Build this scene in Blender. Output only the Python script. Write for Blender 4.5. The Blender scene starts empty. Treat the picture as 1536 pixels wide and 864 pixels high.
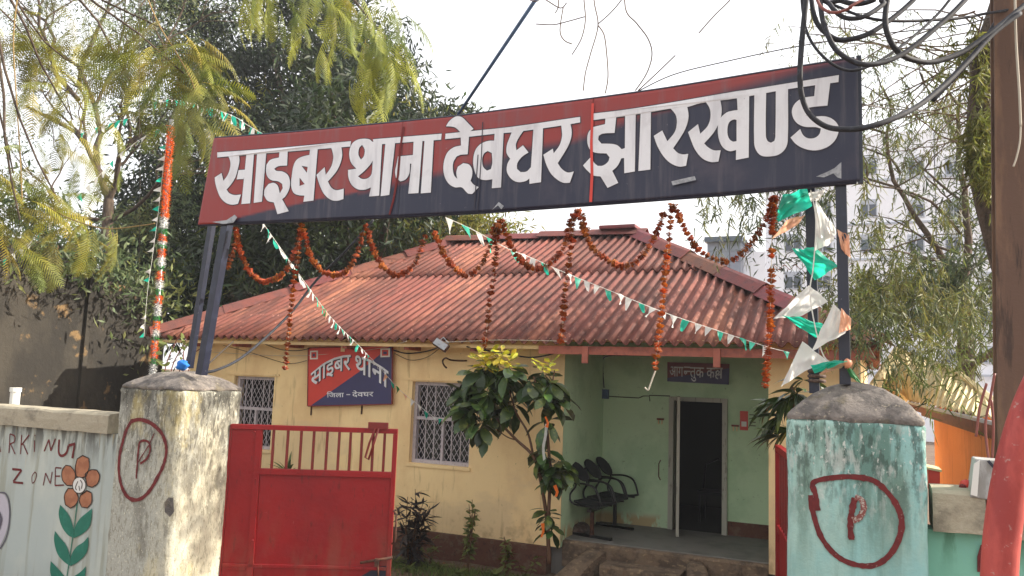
import bpy, math, random, bmesh
import numpy as np
from mathutils import Vector, Matrix, noise as mnoise
random.seed(7); RNG = np.random.default_rng(7)
scene = bpy.context.scene
COL = scene.collection

# ------------------------------------------------------------------ camera, sky, sun, exposure
CAM = Vector((0.0, 0.0, 2.5)); FOC = 1200.0
def _basis(yaw=24.5, pitch=6.5, roll=2.0):
    y, p, r = map(math.radians, (yaw, pitch, roll))
    F = Vector((-math.sin(y)*math.cos(p), math.cos(y)*math.cos(p), math.sin(p)))
    R0 = Vector((math.cos(y), math.sin(y), 0))
    U0 = Vector((math.sin(y)*math.sin(p), -math.cos(y)*math.sin(p), math.cos(p)))
    return F, R0*math.cos(r)+U0*math.sin(r), U0*math.cos(r)-R0*math.sin(r)
CF, CR, CU = _basis()
cd = bpy.data.cameras.new('camera'); cam = bpy.data.objects.new('camera', cd); COL.objects.link(cam)
cd.sensor_width = 36; cd.lens = FOC/1536*36; cd.clip_end = 3000; cd.clip_start = 0.05
cam.matrix_world = Matrix(((CR.x, CU.x, -CF.x, CAM.x), (CR.y, CU.y, -CF.y, CAM.y), (CR.z, CU.z, -CF.z, CAM.z), (0, 0, 0, 1)))
scene.camera = cam

SUN_AZ, SUN_EL = 64.0, 30.0      # azimuth clockwise from +Y towards +X
sd = Vector((math.cos(math.radians(SUN_EL))*math.sin(math.radians(SUN_AZ)), math.cos(math.radians(SUN_EL))*math.cos(math.radians(SUN_AZ)), math.sin(math.radians(SUN_EL))))
world = bpy.data.worlds.new("World"); scene.world = world; world.use_nodes = True
wt = world.node_tree; wt.nodes.clear()
wo = wt.nodes.new('ShaderNodeOutputWorld'); wb = wt.nodes.new('ShaderNodeBackground'); sky = wt.nodes.new('ShaderNodeTexSky')
sky.sky_type = 'NISHITA'; sky.sun_disc = False
sky.sun_elevation = math.radians(SUN_EL); sky.sun_rotation = math.radians(SUN_AZ)
sky.air_density = 1.0; sky.dust_density = 5.0; sky.ozone_density = 1.0
wmx = wt.nodes.new('ShaderNodeMix'); wmx.data_type = 'RGBA'; wmx.inputs[0].default_value = 0.5
wmx.inputs[7].default_value = (11.8, 11.5, 11.2, 1)     # even high haze
wt.links.new(sky.outputs[0], wmx.inputs[6]); wt.links.new(wmx.outputs[2], wb.inputs[0]); wb.inputs[1].default_value = 0.11
wt.links.new(wb.outputs[0], wo.inputs[0])
sl = bpy.data.lights.new('sun', 'SUN'); sl.energy = 5.0; sl.angle = math.radians(0.6); sl.color = (1.0, 0.92, 0.80)
so = bpy.data.objects.new('sun', sl); COL.objects.link(so); so.rotation_euler = (-sd).to_track_quat('-Z', 'Y').to_euler(); so.location = (20, 20, 30)
vs = scene.view_settings; vs.view_transform = 'Standard'; vs.look = 'None'; vs.gamma = 1; vs.exposure = 1.0; vs.use_curve_mapping = False
scene.cycles.max_bounces = 8; scene.cycles.transparent_max_bounces = 8

# ------------------------------------------------------------------ rays: a pixel of the photograph onto a plane of the place
def ray(px, py): return CF + CR*((px-768)/FOC) + CU*((432-py)/FOC)
def at(px, py, Y): d = ray(px, py); return CAM + d*((Y-CAM.y)/d.y)
def atz(px, py, Z): d = ray(px, py); return CAM + d*((Z-CAM.z)/d.z)
def atx(px, py, X): d = ray(px, py); return CAM + d*((X-CAM.x)/d.x)
def onp(px, py, P, n): d = ray(px, py); return CAM + d*((P-CAM).dot(n)/d.dot(n))

# ------------------------------------------------------------------ materials
def srgb(h):
    h = h.lstrip('#'); c = [int(h[i:i+2], 16)/255 for i in (0, 2, 4)]
    return tuple(x/12.92 if x <= .04045 else ((x+.055)/1.055)**2.4 for x in c)
def C3(c): return srgb(c) if isinstance(c, str) else tuple(c)
def mat(name, base, rough=.75, layers=(), bump=None, metal=0., transl=0., island=0., objrand=0., spec=.5, attr=None, hue=.025, top=()):
    m = bpy.data.materials.new(name); m.use_nodes = True; nt = m.node_tree; N = nt.nodes; L = nt.links
    b = N['Principled BSDF']; b.inputs['Roughness'].default_value = rough; b.inputs['Metallic'].default_value = metal
    b.inputs['Specular IOR Level'].default_value = spec
    geo = N.new('ShaderNodeNewGeometry'); pos = geo.outputs['Position']
    rgb = N.new('ShaderNodeRGB'); rgb.outputs[0].default_value = (*C3(base), 1); cur = rgb.outputs[0]
    def mix(f, a, bcol):
        x = N.new('ShaderNodeMix'); x.data_type = 'RGBA'; L.new(f, x.inputs[0]); L.new(a, x.inputs[6])
        if isinstance(bcol, tuple): x.inputs[7].default_value = (*bcol, 1)
        else: L.new(bcol, x.inputs[7])
        return x.outputs[2]
    def noise(sc, det=6, ro=.6, dist=0., off=0.):
        mp = N.new('ShaderNodeMapping'); mp.inputs['Scale'].default_value = sc if isinstance(sc, (tuple, list)) else (sc,)*3
        mp.inputs['Location'].default_value = (off, off*1.7, off*.6); L.new(pos, mp.inputs[0])
        n = N.new('ShaderNodeTexNoise'); n.inputs['Scale'].default_value = 1; n.inputs['Detail'].default_value = det
        n.inputs['Roughness'].default_value = ro; n.inputs['Distortion'].default_value = dist; L.new(mp.outputs[0], n.inputs[0]); return n.outputs[0]
    def rng(v, lo, hi, a=0., c=1.):
        r = N.new('ShaderNodeMapRange'); r.interpolation_type = 'SMOOTHSTEP'
        for i, x in ((1, lo), (2, hi), (3, a), (4, c)): r.inputs[i].default_value = x
        L.new(v, r.inputs[0]); return r.outputs[0]
    def mul(a, c):
        x = N.new('ShaderNodeMath'); x.operation = 'MULTIPLY'; L.new(a, x.inputs[0])
        if isinstance(c, float): x.inputs[1].default_value = c
        else: L.new(c, x.inputs[1])
        return x.outputs[0]
    for k, ly in enumerate(layers):
        f = rng(noise(ly.get('s', 4.), ly.get('d', 6), ly.get('r', .62), ly.get('dist', 0.), ly.get('off', 3.1*k)), ly.get('lo', .45), ly.get('hi', .6))
        if 'z' in ly:      # stain strength from one height to another (runs from the top, splash from the ground)
            sp = N.new('ShaderNodeSeparateXYZ'); L.new(pos, sp.inputs[0]); f = mul(f, rng(sp.outputs['Z'], ly['z'][0], ly['z'][1]))
        f = mul(f, float(ly.get('a', 1.))); cur = mix(f, cur, C3(ly['c']))
    if attr:
        an = N.new('ShaderNodeAttribute'); an.attribute_name = attr[0]; cur = mix(an.outputs['Fac'], cur, C3(attr[1]))
    for ly in top:
        cur = mix(mul(rng(noise(ly['s'], 6, .62, 0., 7.), ly['lo'], ly['hi']), float(ly['a'])), cur, C3(ly['c']))
    if island or objrand:
        if island: rnd = geo.outputs['Random Per Island']; amt = island
        else: oi = N.new('ShaderNodeObjectInfo'); rnd = oi.outputs['Random']; amt = objrand
        hs = N.new('ShaderNodeHueSaturation'); L.new(rng(rnd, 0., 1., 1-amt, 1+amt), hs.inputs['Value']); L.new(cur, hs.inputs['Color'])
        wn = N.new('ShaderNodeTexWhiteNoise'); wn.noise_dimensions = '1D'; L.new(rnd, wn.inputs['W'])
        L.new(rng(wn.outputs[0], 0., 1., .5-hue, .5+hue), hs.inputs['Hue']); cur = hs.outputs[0]
    L.new(cur, b.inputs['Base Color'])
    if bump:
        bp = N.new('ShaderNodeBump'); bp.inputs['Strength'].default_value = bump[1]; bp.inputs['Distance'].default_value = bump[2]
        L.new(noise(bump[0], 8, .65), bp.inputs['Height']); L.new(bp.outputs[0], b.inputs['Normal'])
    if transl:
        t = N.new('ShaderNodeBsdfTranslucent'); ms = N.new('ShaderNodeMixShader'); ms.inputs[0].default_value = transl
        L.new(cur, t.inputs[0]); L.new(b.outputs[0], ms.inputs[1]); L.new(t.outputs[0], ms.inputs[2]); L.new(ms.outputs[0], N['Material Output'].inputs[0])
    return m

M = {}
M['yellow'] = mat('yellow_limewash', '#efd29c', .9, [dict(s=(1.2, 1.2, .7), c='#d6b07e', lo=.46, hi=.66, a=.6), dict(s=(.5, .5, .9), c='#d6bd94', lo=.5, hi=.6, a=.6, off=21.), dict(s=(9, 9, 1.1), c='#8d7048', lo=.58, hi=.72, a=.5),
    dict(s=(5, 5, 4), c='#8a6a48', lo=.50, hi=.68, z=(.95, .35), a=.5), dict(s=(22, 22, 22), c='#6d5844', lo=.66, hi=.72, a=.6)], (30, .25, .01))
M['green'] = mat('green_distemper', '#bad2ac', .85, [dict(s=1.3, c='#a0bc94', lo=.44, hi=.62, a=.7), dict(s=(7, 7, 3), c='#b09468', lo=.40, hi=.5, z=(.66, .54), a=.85), dict(s=20, c='#5f7354', lo=.64, hi=.7, a=.5)], (28, .15, .006))
M['plinth'] = mat('red_plinth', '#5c3a2c', .95, [dict(s=6, c='#6e5a48', lo=.5, hi=.65, a=.7), dict(s=18, c='#3b2620', lo=.55, hi=.65, a=.6)], (18, .5, .02))
M['concrete'] = mat('worn_concrete', '#a69d88', .95, [dict(s=5, c='#6f685b', lo=.48, hi=.66, a=.7), dict(s=26, c='#b3a897', lo=.58, hi=.66, a=.5)], (24, .6, .02))
M['step'] = mat('broken_step_concrete', '#776552', .95, [dict(s=7, c='#4c4035', lo=.45, hi=.62, a=.8), dict(s=(12, 12, 25), c='#a68e6e', lo=.56, hi=.66, a=.6)], (20, .7, .03))
M['floor'] = mat('verandah_floor', '#75726c', .7, [dict(s=3, c='#54524e', lo=.45, hi=.7, a=.6), dict(s=12, c='#7d7468', lo=.55, hi=.68, a=.5)], (14, .2, .006))
M['cap'] = mat('mossy_cap_concrete', '#7d756e', .95, [dict(s=9, c='#4a4644', lo=.42, hi=.6, a=.75), dict(s=30, c='#a79c88', lo=.6, hi=.68, a=.7), dict(s=6, c='#6b6140', lo=.55, hi=.7, a=.5)], (34, .9, .02))
M['pillar_l'] = mat('pillar_old_limewash', '#c8c2aa', .95, [dict(s=(1.2, 1.2, .8), c='#a4a59c', lo=.36, hi=.56, a=.85), dict(s=(4, 4, 2), c='#6d6a60', lo=.52, hi=.62, a=.6, off=11.), dict(s=(30, 30, 9), c='#46443f', lo=.50, hi=.60, z=(1.2, 2.1), a=.75, dist=.6),
    dict(s=(14, 14, 3), c='#55524b', lo=.45, hi=.62, z=(1.5, 2.3), a=.85), dict(s=(34, 34, 11), c='#6b6550', lo=.50, hi=.62, a=.5, dist=1.2), dict(s=(7, 7, 5), c='#3f3d37', lo=.40, hi=.55, z=(1.85, 2.3), a=.75, off=17.), dict(s=(3, 3, 1.5), c='#c9b878', lo=.52, hi=.66, a=.45, off=23.), dict(s=(60, 60, 30), c='#e4dfc8', lo=.6, hi=.66, a=.6)], (45, .7, .012))
M['pillar_r'] = mat('pillar_teal_limewash', '#8cbab6', .9, [dict(s=(2.2, 2.2, 1.), c='#a3bdb0', lo=.45, hi=.65, a=.7), dict(s=(6.5, 6.5, .8), c='#46614f', lo=.44, hi=.6, z=(1.1, 2.1), a=.7),
    dict(s=(24, 24, 9), c='#3a4a42', lo=.47, hi=.6, z=(1.5, 2.25), a=.75), dict(s=(13, 13, 4), c='#b9bfb8', lo=.54, hi=.64, z=(1.45, 2.2), a=.7), dict(s=(40, 40, 22), c='#d4d4cc', lo=.6, hi=.64, z=(1.6, 2.2), a=.7), dict(s=(12, 12, .9), c='#5d7d70', lo=.52, hi=.66, a=.5)], (38, .5, .01))
M['wall_l'] = mat('painted_boundary_wall', '#bcc0b4', .85, [dict(s=(1.1, 1.1, .6), c='#a5aeaa', lo=.42, hi=.62, a=.8), dict(s=(9, 9, .55), c='#8a8873', lo=.5, hi=.66, a=.6),
    dict(s=(12, 12, 2.0), c='#3f3c35', lo=.44, hi=.6, z=(1.45, 1.88), a=.8), dict(s=(16, 16, 1.2), c='#c9b98c', lo=.58, hi=.68, z=(1.1, 1.8), a=.5)], (26, .2, .006))
M['wall_r'] = mat('teal_boundary_wall', '#7fb8a2', .85, [dict(s=(1.4, 1.4, .8), c='#7cb2bd', lo=.45, hi=.62, a=.9), dict(s=(9, 9, 2), c='#4c7a60', lo=.45, hi=.62, z=(1.4, 1.75), a=.8)], (26, .2, .006))
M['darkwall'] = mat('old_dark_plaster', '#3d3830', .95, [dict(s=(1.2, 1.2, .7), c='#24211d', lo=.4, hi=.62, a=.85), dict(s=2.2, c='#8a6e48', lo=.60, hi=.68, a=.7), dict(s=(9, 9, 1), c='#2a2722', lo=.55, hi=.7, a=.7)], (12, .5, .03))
M['gate'] = mat('red_gate_enamel', '#8c0f14', .4, [dict(s=1.8, c='#7a0e16', lo=.42, hi=.68, a=.7), dict(s=(60, 60, 14), c='#d8a49a', lo=.72, hi=.75, a=.5), dict(s=(25, 25, 6), c='#5e1512', lo=.58, hi=.68, a=.7), dict(s=(5, 5, 1.6), c='#7c4638', lo=.44, hi=.66, z=(1.4, .7), a=.55)], (3.2, .28, .04), spec=.4)
M['gatebar'] = mat('dark_red_enamel', '#741812', .5, [dict(s=40, c='#5a1410', lo=.5, hi=.65, a=.7)], (40, .2, .003))
M['navy'] = mat('navy_enamel', '#171c2e', .4, [dict(s=8, c='#2a3146', lo=.5, hi=.7, a=.6), dict(s=50, c='#7c7d84', lo=.66, hi=.7, a=.5)], (40, .15, .003))
M['rusty'] = mat('rusty_iron', '#5c3a2a', .85, [dict(s=20, c='#33211b', lo=.45, hi=.6, a=.8)], (50, .5, .004), metal=.2)
M['galv'] = mat('galvanised_steel', '#9b9c9e', .45, [dict(s=25, c='#6e6f72', lo=.45, hi=.62, a=.6)], (60, .1, .002), metal=.5)
M['roof'] = mat('red_cement_sheet', '#77443a', .7, [dict(s=(1.1, .5, .5), c='#5f3a32', lo=.40, hi=.6, a=.85), dict(s=(.9, .25, .25), c='#94604a', lo=.52, hi=.62, a=.6, off=9.), dict(s=(14, 2, 2), c='#4e312c', lo=.50, hi=.62, a=.7), dict(s=(26, 7, 7), c='#3c2a28', lo=.62, hi=.7, a=.7),
    dict(s=(30, 12, 12), c='#c08a78', lo=.62, hi=.7, a=.55)], (40, .35, .006), objrand=.05, spec=.25, hue=.002)
M['ridge'] = mat('dull_red_ridge', '#7c443a', .75, [dict(s=4, c='#6a403b', lo=.42, hi=.62, a=.8), dict(s=22, c='#4a3431', lo=.56, hi=.66, a=.8)], (30, .5, .01), objrand=.15)
M['wood'] = mat('red_painted_timber', '#a5604f', .8, [dict(s=12, c='#74443b', lo=.45, hi=.65, a=.7)], (30, .3, .005))
M['signboard'] = mat('signboard_paint', '#8c2c28', .5, [dict(s=(1.5, 3, 3), c='#86302c', lo=.42, hi=.65, a=.5), dict(s=60, c='#c4b5ae', lo=.72, hi=.75, a=.4)], (3, .06, .01), attr=('navy', '#1d2138'), spec=.5, top=[dict(s=(14, 14, 1.1), c='#6d6668', lo=.5, hi=.75, a=.35), dict(s=(2, 2, 2), c='#5c5058', lo=.5, hi=.75, a=.35), dict(s=(45, 45, 45), c='#8a8284', lo=.68, hi=.73, a=.5)])
M['white'] = mat('white_letter_paint', '#dcdde0', .55, [dict(s=(9, 9, 1.2), c='#b9b9be', lo=.48, hi=.7, a=.7), dict(s=4, c='#c6c5c8', lo=.5, hi=.65, a=.6), dict(s=60, c='#8d8c8e', lo=.68, hi=.73, a=.6)])
M['outline'] = mat('dark_outline_paint', '#241f2e', .55)
M['sign_red'] = mat('sign_red_vinyl', '#c9392b', .5, [dict(s=3, c='#b43429', lo=.4, hi=.7, a=.5)])
M['sign_navy'] = mat('sign_navy_vinyl', '#33305c', .5, [dict(s=3, c='#2a2950', lo=.4, hi=.7, a=.5)])
M['markred'] = mat('oxide_red_brush', '#6a2020', .85, [dict(s=22, c='#561a1c', lo=.45, hi=.6, a=.7), dict(s=60, c='#a8928a', lo=.62, hi=.68, a=.5)])
M['markfaint'] = mat('faint_red_brush', '#7e4842', .85, [dict(s=60, c='#b9b4a8', lo=.5, hi=.6, a=.8)])
M['petal'] = mat('mural_petal_orange', '#a87050', .85, [dict(s=12, c='#8c563c', lo=.45, hi=.6, a=.6)])
M['mural_line'] = mat('mural_dark_line', '#3c2a20', .85)
M['mural_green'] = mat('mural_leaf_green', '#1f6a56', .8, [dict(s=14, c='#2d7a66', lo=.5, hi=.65, a=.6)])
M['mural_white'] = mat('mural_white', '#d8d6cf', .85)
M['mural_grey'] = mat('mural_grey', '#5a5560', .85)
M['black'] = mat('black_cable', '#1b1d24', .75, [dict(s=30, c='#3a3e4a', lo=.5, hi=.65, a=.6)])
M['redcable'] = mat('red_cable', '#7a4038', .5)
M['bluerod'] = mat('blue_painted_rod', '#3a5474', .45, [dict(s=20, c='#2b3c52', lo=.45, hi=.65, a=.6)])
M['twine'] = mat('pale_twine', '#b9b2a2', .8)
M['wire'] = mat('thin_dark_wire', '#3a3128', .7)
M['grille'] = mat('lilac_grille_paint', '#b9b0b4', .6, [dict(s=30, c='#8a8086', lo=.5, hi=.65, a=.6)])
M['glassdark'] = mat('dark_window_glass', '#14161a', .15)
M['doorframe'] = mat('door_frame_paint', '#a9a698', .7, [dict(s=(30, 30, 5), c='#6d6a5e', lo=.55, hi=.65, a=.7)], (40, .2, .003))
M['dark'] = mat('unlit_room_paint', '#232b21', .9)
M['chair_frame'] = mat('black_tube', '#0e0f11', .35)
M['chair_mesh'] = mat('dark_seat_mesh', '#15171a', .8)
M['sack'] = mat('brown_sack', '#4d3d36', .95, [dict(s=20, c='#6b5a50', lo=.5, hi=.6)], (30, .5, .01))
M['flower'] = mat('marigold', '#a3531f', .8, [dict(s=60, c='#6c3014', lo=.42, hi=.6, a=.8)], transl=.2, objrand=.3, hue=.012)
M['flower2'] = mat('marigold_bright', '#bf6426', .8, [dict(s=60, c='#8c401a', lo=.42, hi=.6, a=.7)], transl=.3, objrand=.25, hue=.012)
M['fwhite'] = mat('white_plastic_flag', '#f0f0ec', .4, transl=.6)
M['fgreen'] = mat('teal_plastic_flag', '#2cc4a8', .4, transl=.6)
M['fgreen2'] = mat('green_paper_flag', '#2a7a3c', .6, transl=.35)
M['forange'] = mat('orange_plastic_flag', '#eeb898', .4, transl=.6)
M['tin_orange'] = mat('orange_tinsel', '#ff8a2c', .45, transl=.5, island=.3, hue=.01)
M['tin_white'] = mat('white_tinsel', '#f4f4f2', .45, transl=.5, island=.12)
M['tin_green'] = mat('green_tinsel', '#36a544', .45, transl=.5, island=.3)
M['frond'] = mat('feather_leaf', '#8e8a30', .6, [dict(s=1.1, c='#56642a', lo=.42, hi=.62, a=.8)], transl=.33, objrand=.35)
M['leafdark'] = mat('dark_tree_leaf', '#24341a', .5, [dict(s=.45, c='#465424', lo=.5, hi=.62, a=.8), dict(s=.9, c='#182414', lo=.5, hi=.6, a=.7)], transl=.3, island=.45)
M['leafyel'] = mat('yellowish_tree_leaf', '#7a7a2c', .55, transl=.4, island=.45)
M['leafgrey'] = mat('sparse_grey_leaf', '#5c6a48', .6, [dict(s=.5, c='#74783e', lo=.5, hi=.6, a=.8)], transl=.4, island=.4)
M['needle'] = mat('drooping_needle_leaf', '#5a6232', .6, [dict(s=.6, c='#7c7a3c', lo=.48, hi=.62, a=.8), dict(s=.5, c='#3a4834', lo=.52, hi=.64, a=.8)], transl=.4, island=.4)
M['bark'] = mat('grey_bark', '#57493c', .95, [dict(s=(14, 14, 3), c='#332a22', lo=.45, hi=.6, a=.8)], (20, .9, .03))
M['twig'] = mat('brown_twig', '#5d4a38', .9)
M['paletwig'] = mat('tan_twig', '#8a7448', .9)
M['rubber'] = mat('glossy_broad_leaf', '#33471e', .35, [dict(s=9, c='#66742e', lo=.5, hi=.65, a=.7)], transl=.15, objrand=.4)
M['croton'] = mat('yellow_croton_leaf', '#c4b638', .4, [dict(s=14, c='#6a8a2c', lo=.54, hi=.6, a=.8)], transl=.3, objrand=.25)
M['redleaf'] = mat('dark_purple_leaf', '#241c1c', .5, transl=.15, objrand=.4)
M['shrub'] = mat('small_shrub_leaf', '#5c6a34', .6, transl=.3, island=.4)
M['stem'] = mat('reddish_stem', '#5a3f2c', .85)
M['grass'] = mat('ground_grass', '#5a6a30', .7, transl=.3, island=.5)
M['dryleaf'] = mat('dry_leaf_litter', '#7a5a38', .9, island=.4)
M['soil'] = mat('yard_soil', '#6b5846', .97, [dict(s=1.2, c='#5d4232', lo=.45, hi=.6, a=.8), dict(s=9, c='#8a7a64', lo=.55, hi=.66, a=.6), dict(s=40, c='#3f342a', lo=.6, hi=.68, a=.6)], (14, .8, .03))
M['pole'] = mat('rust_brown_pole', '#5f4739', .8, [dict(s=(6, 6, 1.2), c='#7d6049', lo=.45, hi=.62, a=.8), dict(s=(20, 20, 2), c='#2e211c', lo=.55, hi=.66, a=.7)], (30, .4, .006))
M['redpipe'] = mat('red_flaking_pipe', '#b04a42', .6, [dict(s=(8, 8, 3), c='#8a2c2a', lo=.42, hi=.6, a=.8), dict(s=30, c='#a8938a', lo=.62, hi=.68, a=.6)], (30, .3, .005))
M['meterbox'] = mat('grey_meter_box', '#a8a8a6', .6, [dict(s=(8, 8, 3), c='#77736c', lo=.52, hi=.66, a=.7)])
M['orange'] = mat('orange_shed_wall', '#d8884c', .85, [dict(s=1.5, c='#c97a40', lo=.45, hi=.65, a=.7), dict(s=(10, 10, 1), c='#8a4c28', lo=.56, hi=.7, a=.5)], (20, .2, .006))
M['creamroof'] = mat('cream_shed_roof', '#cfbf94', .85, [dict(s=3, c='#a8966a', lo=.45, hi=.65, a=.7)], (12, .3, .02))
M['gutter'] = mat('brown_gutter', '#6e3426', .7, [dict(s=12, c='#4a221a', lo=.5, hi=.6, a=.6)])
M['gutterlip'] = mat('grey_flashing', '#9aa0a6', .5)
M['hirise'] = mat('white_high_rise_paint', '#f0f2f8', .8, [dict(s=(.6, .6, .25), c='#dfe3ee', lo=.48, hi=.65, a=.5)])
M['hiframe'] = mat('grey_window_frame', '#aeb4c0', .6)
M['higlass'] = mat('far_window_glass', '#3a4454', .2, objrand=.2)
M['cladding'] = mat('grey_glass_cladding', '#7c8490', .3, objrand=.1)

# ------------------------------------------------------------------ object helpers
def empty(name, loc, label, cat, group=None):
    o = bpy.data.objects.new(name, None); COL.objects.link(o); o.location = loc; o.empty_display_size = .1
    o['label'] = label; o['category'] = cat
    if group: o['group'] = group
    return o
def worigin(o):
    v = Vector((0, 0, 0))
    while o: v += o.location; o = o.parent
    return v
def link_mesh(name, me, parent=None, loc=None):
    o = bpy.data.objects.new(name, me); COL.objects.link(o)
    if parent: o.parent = parent
    if loc is not None: o.location = loc
    return o
def tag(o, label=None, cat=None, group=None, kind=None):
    for k, v in (('label', label), ('category', cat), ('group', group), ('kind', kind)):
        if v: o[k] = v
    return o
class MB:
    def __init__(s): s.v = []; s.f = []
    def add(s, vs, fs):
        o = len(s.v); s.v += [tuple(v) for v in vs]; s.f += [tuple(i+o for i in f) for f in fs]; return s
    def box(s, x0, x1, y0, y1, z0, z1, Mx=None):
        vs = [Vector(p) for p in ((x0, y0, z0), (x1, y0, z0), (x1, y1, z0), (x0, y1, z0), (x0, y0, z1), (x1, y0, z1), (x1, y1, z1), (x0, y1, z1))]
        if Mx: vs = [Mx @ v for v in vs]
        return s.add(vs, [(0, 3, 2, 1), (4, 5, 6, 7), (0, 1, 5, 4), (1, 2, 6, 5), (2, 3, 7, 6), (3, 0, 4, 7)])
    def bar(s, a, b, w, h, up=(0, 0, 1)):      # rectangular bar from a to b
        a = Vector(a); b = Vector(b); d = (b-a).normalized(); side = d.cross(Vector(up))
        if side.length < 1e-4: side = d.cross(Vector((0, 1, 0)))
        side.normalize(); u = side.cross(d).normalized()
        vs = [p+side*sx*w/2+u*sz*h/2 for p in (a, b) for sx, sz in ((-1, -1), (1, -1), (1, 1), (-1, 1))]
        return s.add(vs, [(3, 2, 1, 0), (4, 5, 6, 7), (0, 1, 5, 4), (1, 2, 6, 5), (2, 3, 7, 6), (3, 0, 4, 7)])
    def tube(s, pts, r, seg=8, caps=True):
        pts = [Vector(p) for p in pts]; n = len(pts); rs = r if isinstance(r, (list, tuple)) else [r]*n
        o = len(s.v); prev = None
        for i, p in enumerate(pts):
            t = (pts[min(i+1, n-1)]-pts[max(i-1, 0)])
            t = t.normalized() if t.length > 1e-9 else Vector((0, 0, 1))
            if prev is None:
                a = t.cross(Vector((0, 0, 1)) if abs(t.z) < .9 else Vector((1, 0, 0))).normalized()
            else:
                a = (prev - t*prev.dot(t)); a = a.normalized() if a.length > 1e-6 else t.orthogonal().normalized()
            prev = a; b = t.cross(a)
            for k in range(seg):
                an = 2*math.pi*k/seg; s.v.append(tuple(p + (a*math.cos(an)+b*math.sin(an))*rs[i]))
        for i in range(n-1):
            for k in range(seg):
                k2 = (k+1) % seg; s.f.append((o+i*seg+k, o+i*seg+k2, o+(i+1)*seg+k2, o+(i+1)*seg+k))
        if caps: s.f.append(tuple(o+k for k in reversed(range(seg)))); s.f.append(tuple(o+(n-1)*seg+k for k in range(seg)))
        return s
    def prism(s, poly, d):        # polygon of points, pushed by vector d
        n = len(poly); d = Vector(d); vs = [Vector(p) for p in poly]+[Vector(p)+d for p in poly]
        return s.add(vs, [tuple(range(n)), tuple(reversed(range(n, 2*n)))]+[(i, i+n, (i+1) % n+n, (i+1) % n) for i in range(n)])
    def ball(s, c, rx, ry, rz, nu=10, nv=7, jit=0.):
        c = Vector(c); o = len(s.v)
        for j in range(nv+1):
            th = math.pi*j/nv
            for i in range(nu):
                ph = 2*math.pi*i/nu; q = 1+random.uniform(-jit, jit)
                s.v.append((c.x+rx*q*math.sin(th)*math.cos(ph), c.y+ry*q*math.sin(th)*math.sin(ph), c.z+rz*q*math.cos(th)))
        for j in range(nv):
            for i in range(nu): s.f.append((o+j*nu+i, o+(j+1)*nu+i, o+(j+1)*nu+(i+1) % nu, o+j*nu+(i+1) % nu))
        return s
    def build(s, name, m, parent=None, smooth=False, kind=None, bevel=0., origin=None, recalc=True):
        me = bpy.data.meshes.new(name)
        off = worigin(parent) if parent else (Vector(origin) if origin is not None else Vector((0, 0, 0)))
        me.from_pydata([tuple(Vector(v)-off) for v in s.v], [], s.f)
        if recalc or bevel:
            bm = bmesh.new(); bm.from_mesh(me)
            bmesh.ops.recalc_face_normals(bm, faces=bm.faces)
            if bevel: bmesh.ops.bevel(bm, geom=[e for e in bm.edges if len(e.link_faces) == 2 and e.calc_face_angle(0) > .6], offset=bevel, segments=2, profile=.6, affect='EDGES', clamp_overlap=True)
            bm.to_mesh(me); bm.free()
        me.materials.append(m)
        if smooth: me.polygons.foreach_set('use_smooth', [True]*len(me.polygons))
        o = link_mesh(name, me, parent, off if not parent else None)
        if kind: o['kind'] = kind
        return o
def part(name, m, parent, **k):  # unused name kept short
    return MB()
def np_mesh(name, verts, faces, m, parent=None, kind=None, smooth=False):
    off = np.array(worigin(parent)) if parent else np.zeros(3)
    me = bpy.data.meshes.new(name); verts = np.asarray(verts, dtype=np.float64)-off; faces = np.asarray(faces, dtype=np.int32); k = faces.shape[1]
    me.vertices.add(len(verts)); me.vertices.foreach_set('co', verts.ravel()); me.loops.add(faces.size); me.loops.foreach_set('vertex_index', faces.ravel())
    me.polygons.add(len(faces)); me.polygons.foreach_set('loop_start', np.arange(0, faces.size, k, dtype=np.int32)); me.polygons.foreach_set('loop_total', np.full(len(faces), k, dtype=np.int32))
    me.update(calc_edges=True); me.materials.append(m)
    if smooth: me.polygons.foreach_set('use_smooth', [True]*len(faces))
    o = link_mesh(name, me, parent)
    if kind: o['kind'] = kind
    return o
def spline(pts, n=6, smooth=None):       # Catmull-Rom through points (Vectors or tuples)
    P = [Vector(p) for p in pts]; out = []
    for i in range(len(P)-1):
        p0 = P[max(i-1, 0)]; p1 = P[i]; p2 = P[i+1]; p3 = P[min(i+2, len(P)-1)]
        for k in range(n):
            t = k/n; out.append(.5*((2*p1)+(p2-p0)*t+(2*p0-5*p1+4*p2-p3)*t*t+(3*p1-p0-3*p2+p3)*t**3))
    out.append(P[-1]); return out
def smooth_poly(pts, n=4, sharp=42):
    P = [Vector((p[0], p[1])) for p in pts]; N = len(P); flag = []
    for i in range(N):
        a = P[i]-P[i-1]; b = P[(i+1) % N]-P[i]; flag.append(a.length > 1e-6 and b.length > 1e-6 and math.degrees(a.angle(b)) < sharp)
    out = []
    for i in range(N):
        p1 = P[i]; p2 = P[(i+1) % N]; L = (p2-p1).length
        t1 = (P[(i+1) % N]-P[i-1]).normalized()*L if flag[i] else (p2-p1); t2 = (P[(i+2) % N]-p1).normalized()*L if flag[(i+1) % N] else (p2-p1)
        m = n if (flag[i] or flag[(i+1) % N]) else 1
        for k in range(m):
            t = k/m; h = (2*t**3-3*t*t+1, t**3-2*t*t+t, -2*t**3+3*t*t, t**3-t*t); out.append(p1*h[0]+t1*h[1]+p2*h[2]+t2*h[3])
    return out
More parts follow.
